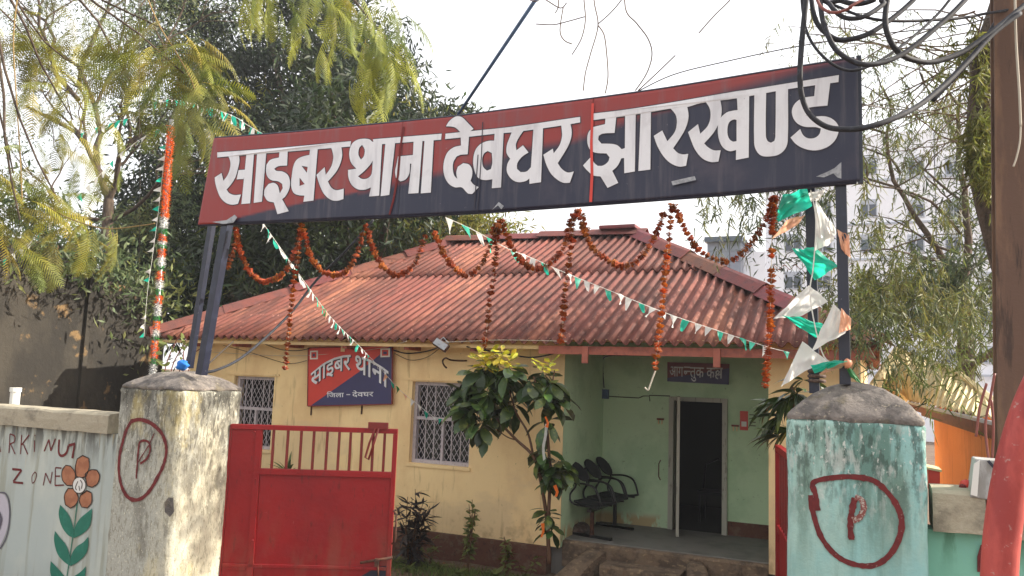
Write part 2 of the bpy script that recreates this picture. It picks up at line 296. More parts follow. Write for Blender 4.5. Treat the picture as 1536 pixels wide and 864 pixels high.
def fill_mesh(loops, offset=0.):          # 2D loops (outer first, then holes) -> filled flat mesh data (XY)
    cu = bpy.data.curves.new('t', 'CURVE'); cu.dimensions = '2D'; cu.fill_mode = 'BOTH'; cu.offset = offset
    for lp in loops:
        sp = cu.splines.new('POLY'); sp.points.add(len(lp)-1)
        for i, p in enumerate(lp): sp.points[i].co = (p[0], p[1], 0, 1)
        sp.use_cyclic_u = True
    o = bpy.data.objects.new('t', cu); COL.objects.link(o); bpy.context.view_layer.update()
    me = bpy.data.meshes.new_from_object(o.evaluated_get(bpy.context.evaluated_depsgraph_get()))
    vs = [tuple(v.co) for v in me.vertices]; fs = [tuple(p.vertices) for p in me.polygons]
    bpy.data.objects.remove(o); bpy.data.meshes.remove(me); bpy.data.curves.remove(cu); return vs, fs
def text_mesh(body, bold=0.):
    cu = bpy.data.curves.new('t', 'FONT'); cu.body = body; cu.offset = bold; cu.resolution_u = 4
    o = bpy.data.objects.new('t', cu); COL.objects.link(o); bpy.context.view_layer.update()
    me = bpy.data.meshes.new_from_object(o.evaluated_get(bpy.context.evaluated_depsgraph_get()))
    vs = [tuple(v.co) for v in me.vertices]; fs = [tuple(p.vertices) for p in me.polygons]
    bpy.data.objects.remove(o); bpy.data.meshes.remove(me); bpy.data.curves.remove(cu); return vs, fs
def ribbon(mb, pts, w, nrm=(0, -1, 0), jit=0.):     # flat brush stroke through 3D points; w may vary
    nrm = Vector(nrm); P = [Vector(p) for p in pts]; n = len(P); vs = []
    for i, p in enumerate(P):
        t = (P[min(i+1, n-1)]-P[max(i-1, 0)]).normalized(); s = t.cross(nrm).normalized(); ww = (w[i] if isinstance(w, (list, tuple)) else w)*(1+random.uniform(-jit, jit))
        vs += [p+s*ww/2, p-s*ww/2]
    return mb.add(vs, [(2*i, 2*i+1, 2*i+3, 2*i+2) for i in range(n-1)])
def crop(pts, x0, y0, sc): return [(x0+p[0]/sc, y0+p[1]/sc) for p in pts]

# ================================================================== GROUND
def gz(x, y):
    if y > 8.0: base = 0.0
    elif y < 3.0: base = .7
    elif y > 5.1: base = .2*(8.0-y)/2.9
    else: t = (5.1-y)/2.1; base = .2+.5*t*t*(3-2*t)
    return base + .03*mnoise.noise(Vector((x*.7, y*.7, 0))) + .012*mnoise.noise(Vector((x*4, y*4, 3)))
def make_ground():
    xs = [-900, -200, -60, -25] + [-16+i*.2 for i in range(101)] + [6, 12, 30, 100, 900]
    ys = [-900, -100, -20, -4] + [0+i*.2 for i in range(76)] + [18, 30, 80, 300, 1500]
    vs = [(x, y, gz(x, y)) for y in ys for x in xs]; n = len(xs)
    fs = [(j*n+i, j*n+i+1, (j+1)*n+i+1, (j+1)*n+i) for j in range(len(ys)-1) for i in range(n-1)]
    o = np_mesh('ground', vs, fs, M['soil'], kind='structure', smooth=True); return o
make_ground()

# ================================================================== POLICE STATION BUILDING
WY = 10.0; BY = 11.7; BX0, BX1 = -10.4, -0.15; EZ = 2.96
bld = empty('station_building', (-5.3, 10, 0), 'low yellow station building with green verandah and red corrugated hipped roof', 'building')
def wall_open(mb, x0, x1, z0, z1, y0, y1, ops, flip=False):
    # wall slab between y0 (front) and y1 (back) with rectangular openings and their reveals
    xs = sorted({x0, x1, *[v for o in ops for v in o[:2]]}); zs = sorted({z0, z1, *[v for o in ops for v in o[2:]]})
    inside = lambda x, z: any(o[0] < x < o[1] and o[2] < z < o[3] for o in ops)
    for i in range(len(xs)-1):
        for j in range(len(zs)-1):
            if inside((xs[i]+xs[i+1])/2, (zs[j]+zs[j+1])/2): continue
            a, b, c, d = xs[i], xs[i+1], zs[j], zs[j+1]
            for y in (y0, y1): mb.add([(a, y, c), (b, y, c), (b, y, d), (a, y, d)], [(0, 1, 2, 3)])
    for a, b, c, d in [(x0, x1, z0, z1)]+list(ops):
        mb.add([(a, y0, c), (a, y1, c), (a, y1, d), (a, y0, d), (b, y0, c), (b, y1, c), (b, y1, d), (b, y0, d)], [(0, 1, 2, 3), (4, 5, 6, 7), (0, 1, 5, 4), (3, 2, 6, 7)])
W1 = (-9.42, -8.60, 1.27, 2.40); W2 = (-6.08, -5.12, 1.27, 2.42)
mb = MB(); wall_open(mb, BX0, -3.75, .36, 3.1, WY, WY+.25, [W1, W2]); wall_open(mb, -1.16, BX1, .36, 3.1, WY, WY+.25, [])
mb.build('front_wall', M['yellow'], bld, recalc=False)
# end and back walls, and a lower trim course
MB().box(BX0, BX0+.25, WY+.252, 18.0, .36, 3.1).build('side_wall', M['yellow'], bld)
MB().box(BX1-.25, BX1, WY+.252, 18.0, .36, 3.1).build('side_wall', M['yellow'], bld)
MB().box(BX0+.252, BX1-.252, 17.75, 18.0, .36, 3.1).build('back_wall', M['yellow'], bld)
# verandah: side walls and rear wall with the door opening
DX0, DX1, DZ0, DZ1 = -2.72, -1.93, .45, 2.33
MB().add([(-3.747, WY+.003, .36), (-3.747, BY, .36), (-3.747, BY, 3.1), (-3.747, WY+.003, 3.1)], [(0, 1, 2, 3)]).build('verandah_side_wall', M['green'], bld, recalc=False)
MB().box(-3.99, -3.75, WY+.252, BY, .36, 3.1).build('verandah_side_wall', M['green'], bld)
MB().box(-1.158, -.92, WY+.252, BY, .36, 3.1).build('verandah_side_wall', M['green'], bld)
mb = MB(); wall_open(mb, -3.99, -.92, .36, 3.1, BY+.001, BY+.2, [(DX0, DX1, .36, DZ1)]); mb.build('verandah_rear_wall', M['green'], bld, recalc=False)
MB().box(DX1+.025, -1.165, BY-.012, BY-.001, .45, .64).build('skirting', M['plinth'], bld)
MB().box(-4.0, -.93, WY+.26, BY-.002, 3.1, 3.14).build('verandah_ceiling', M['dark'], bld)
# the dim room behind the door and behind the windows
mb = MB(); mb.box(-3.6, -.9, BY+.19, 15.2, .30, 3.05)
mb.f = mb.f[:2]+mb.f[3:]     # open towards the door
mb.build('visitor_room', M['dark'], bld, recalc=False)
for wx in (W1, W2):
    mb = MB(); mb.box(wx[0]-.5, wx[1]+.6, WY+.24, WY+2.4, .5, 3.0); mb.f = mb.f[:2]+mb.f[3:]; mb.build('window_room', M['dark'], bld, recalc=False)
# plinth and its ledge
MB().box(BX0-.02, -3.92, WY-.05, WY+.2, -.1, .355).build('plinth', M['plinth'], bld)
MB().box(-.95, BX1, WY-.05, WY+.2, -.1, .355).build('plinth', M['plinth'], bld)
# verandah floor slab with a broken front edge
def rough_slab(x0, x1, y0, y1, z0, z1, step=.06, amp=.02, seed=0.):
    mb = MB(); n = int((x1-x0)/step); top = []; bot = []; back = []
    for i in range(n+1):
        x = x0+(x1-x0)*i/n; q = Vector((x*5, seed, 1)); dy = amp*mnoise.noise(q)+.5*amp*mnoise.noise(q*4); dz = amp*.5*mnoise.noise(q*2+Vector((0, 9, 0)))
        chip = max(0, mnoise.noise(Vector((x*3.1, seed+4, 2)))-.25)*.16
        rows = [(x, y0+dy*1.5, z0), (x, y0+dy+chip*.2, (z0+z1)/2), (x, y0+dy+chip*.6, z1-.03-chip*.5), (x, y0+dy+.02+chip, z1+dz*.3), (x, y0+.3, z1), (x, y1, z1)]
        top += rows
    m = 6; vs = top; fs = [(i*m+k, (i+1)*m+k, (i+1)*m+k+1, i*m+k+1) for i in range(n) for k in range(m-1)]
    fs += [tuple(k for k in range(m)), tuple(n*m+k for k in reversed(range(m)))]
    return MB().add(vs, fs)
rough_slab(-3.92, -.95, 10.14, BY+.05, -.1, .45, seed=1).build('verandah_floor', M['floor'], bld)
rough_slab(-3.74, -1.17, 10.06, 10.16, .12, .442, seed=5, amp=.03).build('floor_edge', M['step'], bld)
rough_slab(-3.13, -2.14, 9.74, 10.09, -.1, .27, seed=9, amp=.03).build('entrance_step', M['step'], bld)
rough_slab(-3.13, -2.14, 9.38, 9.75, -.1, .12, seed=12, amp=.03).build('entrance_step', M['step'], bld)
for sx, xa in ((-1, -3.14), (1, -2.13)):      # sloping cheek walls that flare beside the steps
    mb = MB(); pr = [(10.1, .385), (9.95, .375), (9.7, .30), (9.45, .17), (9.2, .07), (9.0, -.06)]
    vs = []
    for i, (y, z) in enumerate(pr):
        fl = sx*(.0+.12*(i/5.)**1.5*3); wd = sx*(.2+.03*i)
        vs += [(xa+fl, y, -.1), (xa+fl, y, z-.03), (xa+fl+wd*.15, y, z), (xa+fl+wd*.85, y, z), (xa+fl+wd, y, z-.03), (xa+fl+wd, y, -.1)]
    fs = [(i*6+k, i*6+k+1, (i+1)*6+k+1, (i+1)*6+k) for i in range(5) for k in range(5)]+[tuple(range(6)), tuple(30+k for k in reversed(range(6)))]
    mb.add(vs, fs).build('step_cheek', M['step'], bld, smooth=False)

# windows: frame, sill, bars, diamond grille, pane
def window(W, mull=True):
    x0, x1, z0, z1 = W; y = WY+.10
    fr = MB()
    for a, b, c, d in ((x0, x0+.05, z0, z1), (x1-.05, x1, z0, z1), (x0+.05, x1-.05, z0, z0+.05), (x0+.05, x1-.05, z1-.05, z1)): fr.box(a, b, y-.02, y+.05, c, d)
    f = fr.build('window', M['grille'], bld)
    zm = z0+(z1-z0)*.55
    MB().box(x0+.05, x1-.05, y-.015, y+.03, zm-.022, zm+.022).build('transom', M['grille'], f)
    MB().box((x0+x1)/2-.018, (x0+x1)/2+.018, y-.018, y+.03, z0+.05, zm-.022).build('mullion', M['grille'], f)
    bars = [x0+.05+(x1-x0-.1)*k/6 for k in range(1, 6)]
    for k, bx in enumerate(bars):
        if k == 2: continue
        MB().box(bx-.006, bx+.006, y-.004, y+.008, z0+.05, z1-.05).build('bar', M['grille'], f)
    g = MB(); p = .082; xa, xb, za, zb = x0+.05, x1-.05, z0+.05, z1-.05
    for s in (1, -1):
        k0 = -40
        for k in range(-40, 60):
            c = (xa+k*p)      # line x = c + s*(z-za)*.62
            pts = []
            zs0, zs1 = za, zb; sl = .62*s
            # clip
            def xz(z): return c+sl*(z-za)
            lo, hi = za, zb
            for bx_, sgn in ((xa, 1), (xb, -1)):
                zc = za+(bx_-c)/sl
                if (xz(lo)-bx_)*sgn < 0: lo = max(lo, zc) if (xz(hi)-bx_)*sgn >= 0 else 99
                if (xz(hi)-bx_)*sgn < 0: hi = min(hi, zc)
            if lo < hi-.01 and lo < 90: g.bar((xz(lo), y+.012+.004*s, lo), (xz(hi), y+.012+.004*s, hi), .007, .003, up=(0, 1, 0))
    g.build('diamond_grille', M['grille'], f)
    MB().box(x0+.05, x1-.05, y+.09, y+.095, z0+.05, z1-.05).build('pane', M['glassdark'], f)
    MB().box(x0-.03, x1+.03, WY-.02, WY+.09, z0-.045, z0-.003).build('sill', M['yellow'], bld)
window(W1); window(W2)
# projecting plaster band round each opening head
for W in (W1, W2): MB().box(W[0]-.14, W[1]+.1, WY-.022, WY-.002, W[3]+.02, W[3]+.05).build('lintel_band', M['yellow'], bld)
# door frame and the leaf folded back
dfm = MB()
dfm.box(DX0-.02, DX0+.05, BY-.05, BY+.12, DZ0, DZ1).box(DX1-.05, DX1+.02, BY-.05, BY+.12, DZ0, DZ1).box(DX0+.052, DX1-.052, BY-.048, BY+.118, DZ1-.06, DZ1)
dfr = dfm.build('door_frame', M['doorframe'], bld, bevel=.004)
lf = MB().box(0, .04, -.62, 0, 0, 1.87, Matrix.Translation((DX0+.1, BY-.06, DZ0+.02)) @ Matrix.Rotation(math.radians(13), 4, 'Z')).build('door', M['doorframe'], bld, bevel=.003)
MB().tube([(DX0+.02, BY-.66, 1.2), (DX0-.0, BY-.68, 1.25), (DX0-.0, BY-.68, 1.42), (DX0+.02, BY-.66, 1.47)], .008, 6).build('handle', M['rusty'], lf)

# ---- roof
RY0, RX0, RX1, RZ0 = 9.5, -10.85, .05, EZ
HY, HX0, HX1, HZ = 14.4, -7.93, -4.03, 5.24
RYB = 2*HY-RY0
def rsurf(face, u, s):       # u along the eave, s = 0..1 up the slope -> point ; corrugation is added along the normal
    if face == 0: return Vector((u, RY0+(HY-RY0)*s, RZ0+(HZ-RZ0)*s))
    if face == 1: return Vector((RX1+(HX1-RX1)*s, u, RZ0+(HZ-RZ0)*s))
    if face == 2: return Vector((u, RYB+(HY-RYB)*s, RZ0+(HZ-RZ0)*s))
    return Vector((RX0+(HX0-RX0)*s, u, RZ0+(HZ-RZ0)*s))
def smax(face, u):
    if face in (0, 2):
        if u < HX0: return (u-RX0)/(HX0-RX0)
        if u > HX1: return (RX1-u)/(RX1-HX1)
        return 1.
    if u < HY: return (u-RY0)/(HY-RY0)
    return (RYB-u)/(RYB-HY)
NRM = [Vector((0, -(HZ-RZ0), HY-RY0)).normalized(), Vector((HZ-RZ0, 0, RX1-HX1)).normalized(), Vector((0, HZ-RZ0, HY-RY0)).normalized(), Vector((-(HZ-RZ0), 0, HX0-RX0)).normalized()]
PITCH = .151; SMP = 8
def sheet(face, ua, ub, sa, sb, lift, samples=SMP):
    n = max(4, int(round((ub-ua)/PITCH*samples))); cols = []; ROW = 3
    sag = random.uniform(-.004, .006)
    for i in range(n+1):
        u = ua+(ub-ua)*i/n; top = min(sb, max(0, smax(face, u)))
        if top < sa: top = sa
        col = []
        for k in range(ROW+1):
            s = sa+(top-sa)*k/ROW; w = math.cos(2*math.pi*(u-RX0)/PITCH); w = w
            col.append(rsurf(face, u, s)+NRM[face]*(.035*w+.035+lift*(1-.6*k/ROW)+sag))
        cols.append(col)
    # drop empty columns
    mb = MB(); vs = [p for c in cols for p in c]; m = ROW+1
    fs = [(i*m+k, (i+1)*m+k, (i+1)*m+k+1, i*m+k+1) for i in range(n) for k in range(ROW) if (cols[i][-1]-cols[i][0]).length+(cols[i+1][-1]-cols[i+1][0]).length > .02]
    if not fs: return None
    mb.add(vs, fs); return mb
S_LAP = [0., .58, 1.0]
W_SHEET = PITCH*7
for face in (0, 1, 2, 3):
    a, b = (RX0, RX1) if face in (0, 2) else (RY0, RYB)
    for r in range(2):
        u = a+random.uniform(0, .0); k = 0; wd = W_SHEET if face == 0 else (b-a)/3
        while u < b-.02:
            ub = min(b, u+wd); sm = sheet(face, u, ub+(.0 if ub >= b else .012), S_LAP[r]-(.03 if r else 0), S_LAP[r+1], .014*r+.006*(k % 2), SMP if face == 0 else 4)
            if sm:
                o = sm.build('roof_sheet', M['roof'], bld, smooth=True, recalc=False)
                if face == 0: md = o.modifiers.new('thickness', 'SOLIDIFY'); md.thickness = .008; md.offset = -1
            u = ub; k += 1
# ridge and hip covers
def capline(P, Q, n, wd=.2, z=.075, name='hip_cap', lap=.05):
    P = Vector(P); Q = Vector(Q); d = (Q-P); side = d.cross(Vector((0, 0, 1))).normalized()
    for k in range(n):
        a = P+d*(k/n); b = P+d*((k+1)/n)+d.normalized()*lap; up = Vector((0, 0, 1)); l0 = .012*((k+1) % 2)+.02; vs = []
        for q, li in ((a, l0+.02), (b, l0-.004)):
            for sx, h in ((-1, -.085), (-.62, -.02), (-.3, .035), (0, .06), (.3, .035), (.62, -.02), (1, -.085)): vs.append(q+side*wd*sx+up*(h+z+li))
        o = MB().add(vs, [(i, i+1, i+8, i+7) for i in range(6)]).build(name, M['ridge'], bld, recalc=False)
        md = o.modifiers.new('thickness', 'SOLIDIFY'); md.thickness = .012
capline((RX1, RY0, RZ0), (HX1, HY, HZ), 6); capline((RX0, RY0, RZ0), (HX0, HY, HZ), 5)
capline((HX0-.15, HY, HZ), (HX1+.15, HY, HZ), 4, name='ridge_cap', wd=.24); capline((RX1, RYB, RZ0), (HX1, HY, HZ), 4); capline((RX0, RYB, RZ0), (HX0, HY, HZ), 4)
a = at(903, 358, HY); b = at(957, 352, HY)
MB().box(a.x, b.x, HY-.22, HY+.22, HZ+.13, HZ+.2).build('ridge_slab', M['ridge'], bld, bevel=.02)
# fascia, purlins and rafter tails
MB().box(-3.95, RX1-.05, RY0+.06, RY0+.09, EZ-.12, EZ-.015).build('fascia_board', M['wood'], bld)
MB().box(RX0+.1, -3.96, RY0+.1, RY0+.14, EZ-.06, EZ-.015).build('fascia_board', M['yellow'], bld)
for x in [-10.2+1.05*k for k in range(10)]:
    big = abs(x+3.9) < .2
    MB().box(x-.035, x+.035, RY0+.15, WY+.02, EZ-.1, EZ-.02).build('rafter', M['wood'], bld)
for px, p2 in ((877, 545), (1075, 551)):
    q = at(px, p2, RY0+.03); MB().box(q.x-.04, q.x+.04, RY0+.02, RY0+.055, q.z, EZ-.02).build('rafter_tail', M['wood'], bld, bevel=.004)
# soffit so that sky light does not leak over the wall head
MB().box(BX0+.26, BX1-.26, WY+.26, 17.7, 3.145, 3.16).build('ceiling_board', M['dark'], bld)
MB().box(RX0+.2, RX1-.2, WY-.35, WY-.002, 3.02, 3.04).build('soffit', M['yellow'], bld)

# ================================================================== PILLARS, WALLS
def loft(profile_rows):      # rows of equal length closed loops
    n = len(profile_rows[0]); vs = [p for r in profile_rows for p in r]
    fs = [(j*n+i, j*n+(i+1) % n, (j+1)*n+(i+1) % n, (j+1)*n+i) for j in range(len(profile_rows)-1) for i in range(n)]
    fs.append(tuple((len(profile_rows)-1)*n+i for i in range(n))); return vs, fs
def rrect(cx, cy, hx, hy, rad, n):    # rounded rectangle points, evenly around
    pts = []; L = [2*(hx-rad), 2*(hy-rad)]; per = 2*sum(L)+2*math.pi*rad
    for i in range(n):
        d = per*i/n; 
        for k, (l, ax, ay, nx, ny, ex, ey) in enumerate(((L[0], -(hx-rad), -hy, 1, 0, 0, -1), (L[1], hx, -(hy-rad), 0, 1, 1, 0), (L[0], hx-rad, hy, -1, 0, 0, 1), (L[1], -hx, hy-rad, 0, -1, -1, 0))):
            if d < l: pts.append((cx+ax+nx*d, cy+ay+ny*d, ex, ey)); break
            d -= l; q = math.pi*rad/2
            if d < q:
                an = d/rad; c, s = math.cos(an), math.sin(an); cxk, cyk = (ax+nx*l-ex*rad, ay+ny*l-ey*rad)
                dx, dy = ex*c+nx*s, ey*c+ny*s; pts.append((cx+cxk+dx*rad, cy+cyk+dy*rad, dx, dy)); break
            d -= q
        else: pts.append((cx-(hx-rad), cy-hy, 0, -1))
    return pts
def pdisp(x, y, z, amp=.008):
    return amp*mnoise.noise(Vector((x*3, y*3, z*2.2)))+amp*.5*mnoise.noise(Vector((x*11, y*11, z*9)))
def pillar(cx, cy, h, ztop, m, label, apex):
    t = empty('gate_pillar', (cx, cy, 0), label, 'pillar')
    rows = []; zz = [-.1+(ztop+.1)*k/90 for k in range(91)]
    base = rrect(cx, cy, h, h, .035, 128)
    for z in zz:
        k = max(0, 1-(ztop-z)/.02); r = []
        for x, y, nx, ny in base:
            corner = min(1, abs(nx*ny)*3); d = pdisp(x, y, z)+corner*(.03*mnoise.noise(Vector((x*2, y*2, z*6)))-.012)-.02*k*k
            r.append((x+nx*d, y+ny*d, z))
        rows.append(r)
    vs, fs = loft(rows); np_part('shaft', vs, fs, m, t)
    # cap: a low rough pyramid of concrete
    rows = []
    for k, (s, z) in enumerate(((.975, -.012), (.985, .004), (.97, .022), (.915, .045), (.8, .095), (.62, .145), (.42, .188), (.22, .212), (.06, apex))):
        bp = rrect(cx, cy, h*s+.004, h*s+.004, .035*s+.004*s, 96)
        rows.append([(x+nx*.014*mnoise.noise(Vector((x*9, y*9, z*9))), y+ny*.014*mnoise.noise(Vector((x*9, y*9, z*9+5))), ztop+z*(apex/.225)+.012*mnoise.noise(Vector((x*8, y*8, k)))) for x, y, nx, ny in bp])
    vs, fs = loft(rows); np_part('cap', vs, fs, M['cap'], t)
    return t
def np_part(name, vs, fs, m, parent, smooth=True):
    return MB().add(vs, fs).build(name, m, parent, smooth=smooth, recalc=True)
PY0 = 5.2; PH = .38
PL = pillar(-5.865, PY0+PH, PH, 2.31, M['pillar_l'], 'mouldy yellowish gate pillar left of the red gate, a red P ring on its grey face', .165)
PR = pillar(-.12, PY0+PH, PH, 2.33, M['pillar_r'], 'teal gate pillar on the right with a large dark red circled P', .225)
def on_pillar(px, py, lift=.006):
    p = at(px, py, PY0); return Vector((p.x, PY0-pdisp(p.x, PY0, p.z)-lift, p.z))
def mark(parent, name, pts, w, m, fn, lift=.006, closed=False, jit=.12, n=7):
    pp = spline(pts, n); ws = [w*(1+.25*mnoise.noise(Vector((i*.35, len(pts), 0)))) for i in range(len(pp))]
    if closed: pp = pp+pp[1:2]; ws.append(ws[1])
    q = [fn(p.x, p.y, lift) for p in [Vector((v[0], v[1])) for v in pp]]
    o = ribbon(MB(), q, ws, jit=jit).build(name, m, parent, recalc=False); return o
cA = lambda pts: [(*crop([p], 0, 560, 2.842)[0], 0) for p in pts]
mark(PL, 'painted_ring', cA([(560, 205), (600, 197), (650, 215), (690, 255), (710, 310), (705, 370), (680, 430), (640, 500), (600, 535), (560, 535), (530, 500), (512, 440), (510, 370), (525, 290), (545, 235), (565, 203)]), .034, M['markred'], on_pillar)
mark(PL, 'painted_letter', cA([(583, 448), (585, 400), (590, 340), (600, 292), (630, 290), (642, 320), (630, 360), (598, 385)]), .02, M['markred'], on_pillar, .008)
mark(PL, 'painted_stroke', cA([(662, 255), (640, 300), (612, 345), (590, 380)]), .011, M['markred'], on_pillar, .010)
cB = lambda pts: [(*crop([p], 1024, 576, 3.0)[0], 0) for p in pts]
mark(PR, 'painted_ring', cB([(575, 500), (590, 590), (625, 690), (690, 770), (770, 810), (860, 815), (930, 770), (975, 690), (985, 610), (960, 540), (915, 480), (860, 435), (780, 418), (690, 420), (590, 442), (598, 500), (608, 570)]), .031, M['markred'], on_pillar)
mark(PR, 'painted_letter', cB([(760, 700), (755, 640), (762, 570), (775, 512)]), .034, M['markred'], on_pillar, .008)
mark(PR, 'painted_letter', cB([(775, 508), (805, 520), (815, 560), (795, 600), (765, 612)]), .034, M['markfaint'], on_pillar, .010)
ep = [on_pillar(*crop([p], 0, 560, 2.842)[0], .009) for p in ((722, 528), (742, 530), (745, 590), (728, 612), (706, 590), (704, 550))]
MB().add(ep, [tuple(range(6))]).build('chipped_plaster', M['cap'], PL, recalc=False)

lw = empty('boundary_wall', (-9, 5.45, 0), 'pale painted boundary wall with flower mural, left of the gate pillar', 'wall')
LWY = 5.40
def rough_wall(x0, x1, y0, y1, z0, z1, step=.12, amp=.006, seed=0):
    nx = int((x1-x0)/step); nz = max(2, int((z1-z0)/step)); vs = []; fs = []
    for j in range(nz+1):
        for i in range(nx+1):
            x = x0+(x1-x0)*i/nx; z = z0+(z1-z0)*j/nz; vs.append((x, y0, z+(amp*2*mnoise.noise(Vector((x*3, seed, 0))) if j == nz else 0)))
    w = nx+1; fs = [(j*w+i, j*w+i+1, (j+1)*w+i+1, (j+1)*w+i) for j in range(nz) for i in range(nx)]
    o = len(vs)
    for j in (0, nz):
        for i in range(nx+1): v = vs[j*w+i]; vs.append((v[0], y1, v[2]))
    fs += [(nz*w+i, nz*w+i+1, o+w+i+1, o+w+i) for i in range(nx)]+[(o+i+1, o+i, o+w+i, o+w+i+1) for i in range(nx)]
    fs += [tuple([j*w for j in range(nz+1)]+[o+w, o]), tuple([o+nx, o+w+nx]+[j*w+nx for j in reversed(range(nz+1))])]
    return MB().add(vs, fs)
rough_wall(-16, -6.255, LWY, LWY+.2, -.1, 1.862).build('wall_face', M['wall_l'], lw)
def coping(x0, x1, y0, y1, z0, z1, seed):
    mb = MB(); n = int((x1-x0)/.07); vs = []
    pr = [(y0, z0), (y0-.004, (z0+z1)/2), (y0, z1-.02), (y0+.02, z1), ((y0+y1)/2, z1+.01), (y1-.02, z1), (y1, z1-.02), (y1, z0)]
    for i in range(n+1):
        x = x0+(x1-x0)*i/n
        for k, (y, z) in enumerate(pr): q = Vector((x*5, k*2., seed)); vs.append((x, y+.009*mnoise.noise(q), z+.009*mnoise.noise(q+Vector((3, 3, 3)))+.01*mnoise.noise(Vector((x*.8, seed, 0)))))
    m = len(pr); fs = [(i*m+k, (i+1)*m+k, (i+1)*m+(k+1) % m, i*m+(k+1) % m) for i in range(n) for k in range(m)]+[tuple(range(m)), tuple(n*m+k for k in reversed(range(m)))]
    return MB().add(vs, fs)
coping(-16, -6.52, LWY-.06, LWY+.27, 1.865, 2.05, 1).build('coping', M['concrete'], lw)
wl = lambda px, py, lift=.004: at(px, py, LWY-lift)
# lettering PARKING ZONE and the flower, painted on the wall
def stroke_letter(name, strokes, w, m=M['markred'], parent=lw, cr=cA, fn=wl, lift=.004):
    mb = MB()
    for k, s in enumerate(strokes):
        pp = spline(cr(s), 4) if len(s) > 2 else [Vector(p) for p in cr(s)]
        ribbon(mb, [fn(p[0], p[1], lift+.0006*k) for p in pp], w, jit=.1)
    return mb.build(name, m, parent, recalc=False)
# A, R, K, i, N, G / Z, O, N, E
stroke_letter('letter', [[(-22, 340), (-14, 262)], [(-14, 262), (2, 335)], [(-20, 315), (0, 315)]], .014)
stroke_letter('letter', [[(42, 258), (38, 340)], [(42, 258), (62, 268), (60, 292), (42, 300)], [(44, 300), (64, 344)]], .013)
stroke_letter('letter', [[(92, 262), (87, 345)], [(124, 262), (92, 305)], [(98, 300), (118, 345)]], .014)
stroke_letter('letter', [[(147, 285), (146, 335)], [(149, 262), (149, 268)]], .012)
stroke_letter('letter', [[(188, 332), (208, 282)], [(208, 282), (216, 330)], [(216, 330), (236, 278)]], .017)
stroke_letter('letter', [[(252, 282), (250, 335), (262, 352), (282, 340), (292, 308)], [(292, 308), (320, 300)], [(318, 300), (308, 362)]], .026)
stroke_letter('letter', [[(52, 408), (90, 412)], [(92, 412), (56, 462)], [(56, 464), (98, 468)]], .022)
stroke_letter('letter', [[(148, 420), (136, 440), (138, 468), (150, 455), (155, 430), (148, 420)]], .009)
stroke_letter('letter', [[(184, 478), (194, 425)], [(194, 425), (214, 470)], [(214, 470), (222, 420)]], .012)
stroke_letter('letter', [[(236, 402), (234, 478)], [(236, 402), (262, 404)], [(236, 438), (256, 438)], [(234, 478), (272, 476)]], .013)
def flat_poly(name, pts, m, parent, fn, lift):
    lp = smooth_poly(pts, 4); vs, fs = fill_mesh([[(p.x, p.y) for p in lp]])
    return MB().add([fn(v[0], v[1], lift) for v in vs], fs).build(name, m, parent, recalc=False)
def cAp(pts): return crop(pts, 0, 560, 2.842)
fc = (337, 477)
PET = [[(325, 440), (320, 405), (328, 365), (352, 350), (378, 362), (380, 400), (366, 440), (345, 445)],
       [(366, 455), (362, 430), (385, 412), (412, 412), (424, 435), (415, 470), (392, 486), (372, 480)],
       [(350, 515), (370, 500), (390, 510), (390, 550), (372, 574), (348, 570), (338, 545), (342, 520)],
       [(330, 518), (318, 492), (290, 490), (274, 520), (278, 560), (300, 575), (322, 560), (333, 535)],
       [(320, 450), (318, 420), (300, 395), (280, 392), (264, 415), (266, 455), (285, 478), (310, 478)]]
for p in PET:
    flat_poly('petal', cAp(p), M['petal'], lw, wl, .006)
    q = smooth_poly(cAp(p), 4); q = q+q[:2]; ribbon(MB(), [wl(v.x, v.y, .009) for v in q], .0105, jit=.25).build('petal_outline', M['mural_line'], lw, recalc=False)
ov = [(fc[0]+28*math.cos(a*.4), fc[1]+35*math.sin(a*.4)) for a in range(16)]
flat_poly('flower_centre', cAp(ov), M['mural_white'], lw, wl, .011)
q = [Vector((*crop([p], 0, 560, 2.842)[0], 0)) for p in ov]+[Vector((*crop([ov[0]], 0, 560, 2.842)[0], 0))]
ribbon(MB(), [wl(v.x, v.y, .013) for v in q], .008).build('centre_outline', M['mural_line'], lw, recalc=False)
stroke_letter('centre_mark', [[(332, 460), (322, 485), (326, 498)], [(342, 455), (350, 470), (346, 492)], [(336, 480), (340, 500)]], .010, m=M['mural_line'], lift=.013)
stroke_letter('flower_stem', [[(330, 545), (318, 640)], [(318, 640), (296, 790)], [(296, 790), (280, 900)]], .012, m=M['mural_green'], lift=.006)
for p in ([(256, 560), (250, 600), (262, 650), (290, 690), (316, 702), (312, 660), (296, 610), (275, 580)], [(392, 576), (375, 590), (340, 620), (318, 660), (316, 702), (350, 685), (380, 655), (390, 615)],
          [(234, 672), (230, 710), (245, 770), (275, 805), (300, 822), (296, 775), (280, 730), (255, 700)], [(376, 696), (355, 720), (325, 740), (302, 780), (300, 822), (335, 802), (365, 770), (376, 735)],
          [(216, 800), (214, 850), (235, 900), (275, 930), (282, 880), (262, 850), (240, 825)], [(366, 822), (345, 845), (310, 870), (285, 900), (282, 935), (330, 905), (360, 870)]):
    flat_poly('mural_leaf', cAp(p), M['mural_green'], lw, wl, .008)
ring = [(0, 508), (22, 512), (36, 540), (42, 590), (38, 650), (24, 705), (0, 748)]
mb = ribbon(MB(), [wl(v.x, v.y, .007) for v in spline([(*p, 0) for p in cAp(ring)], 6)], .016, jit=.1); mb.build('mural_ring', M['mural_grey'], lw, recalc=False)
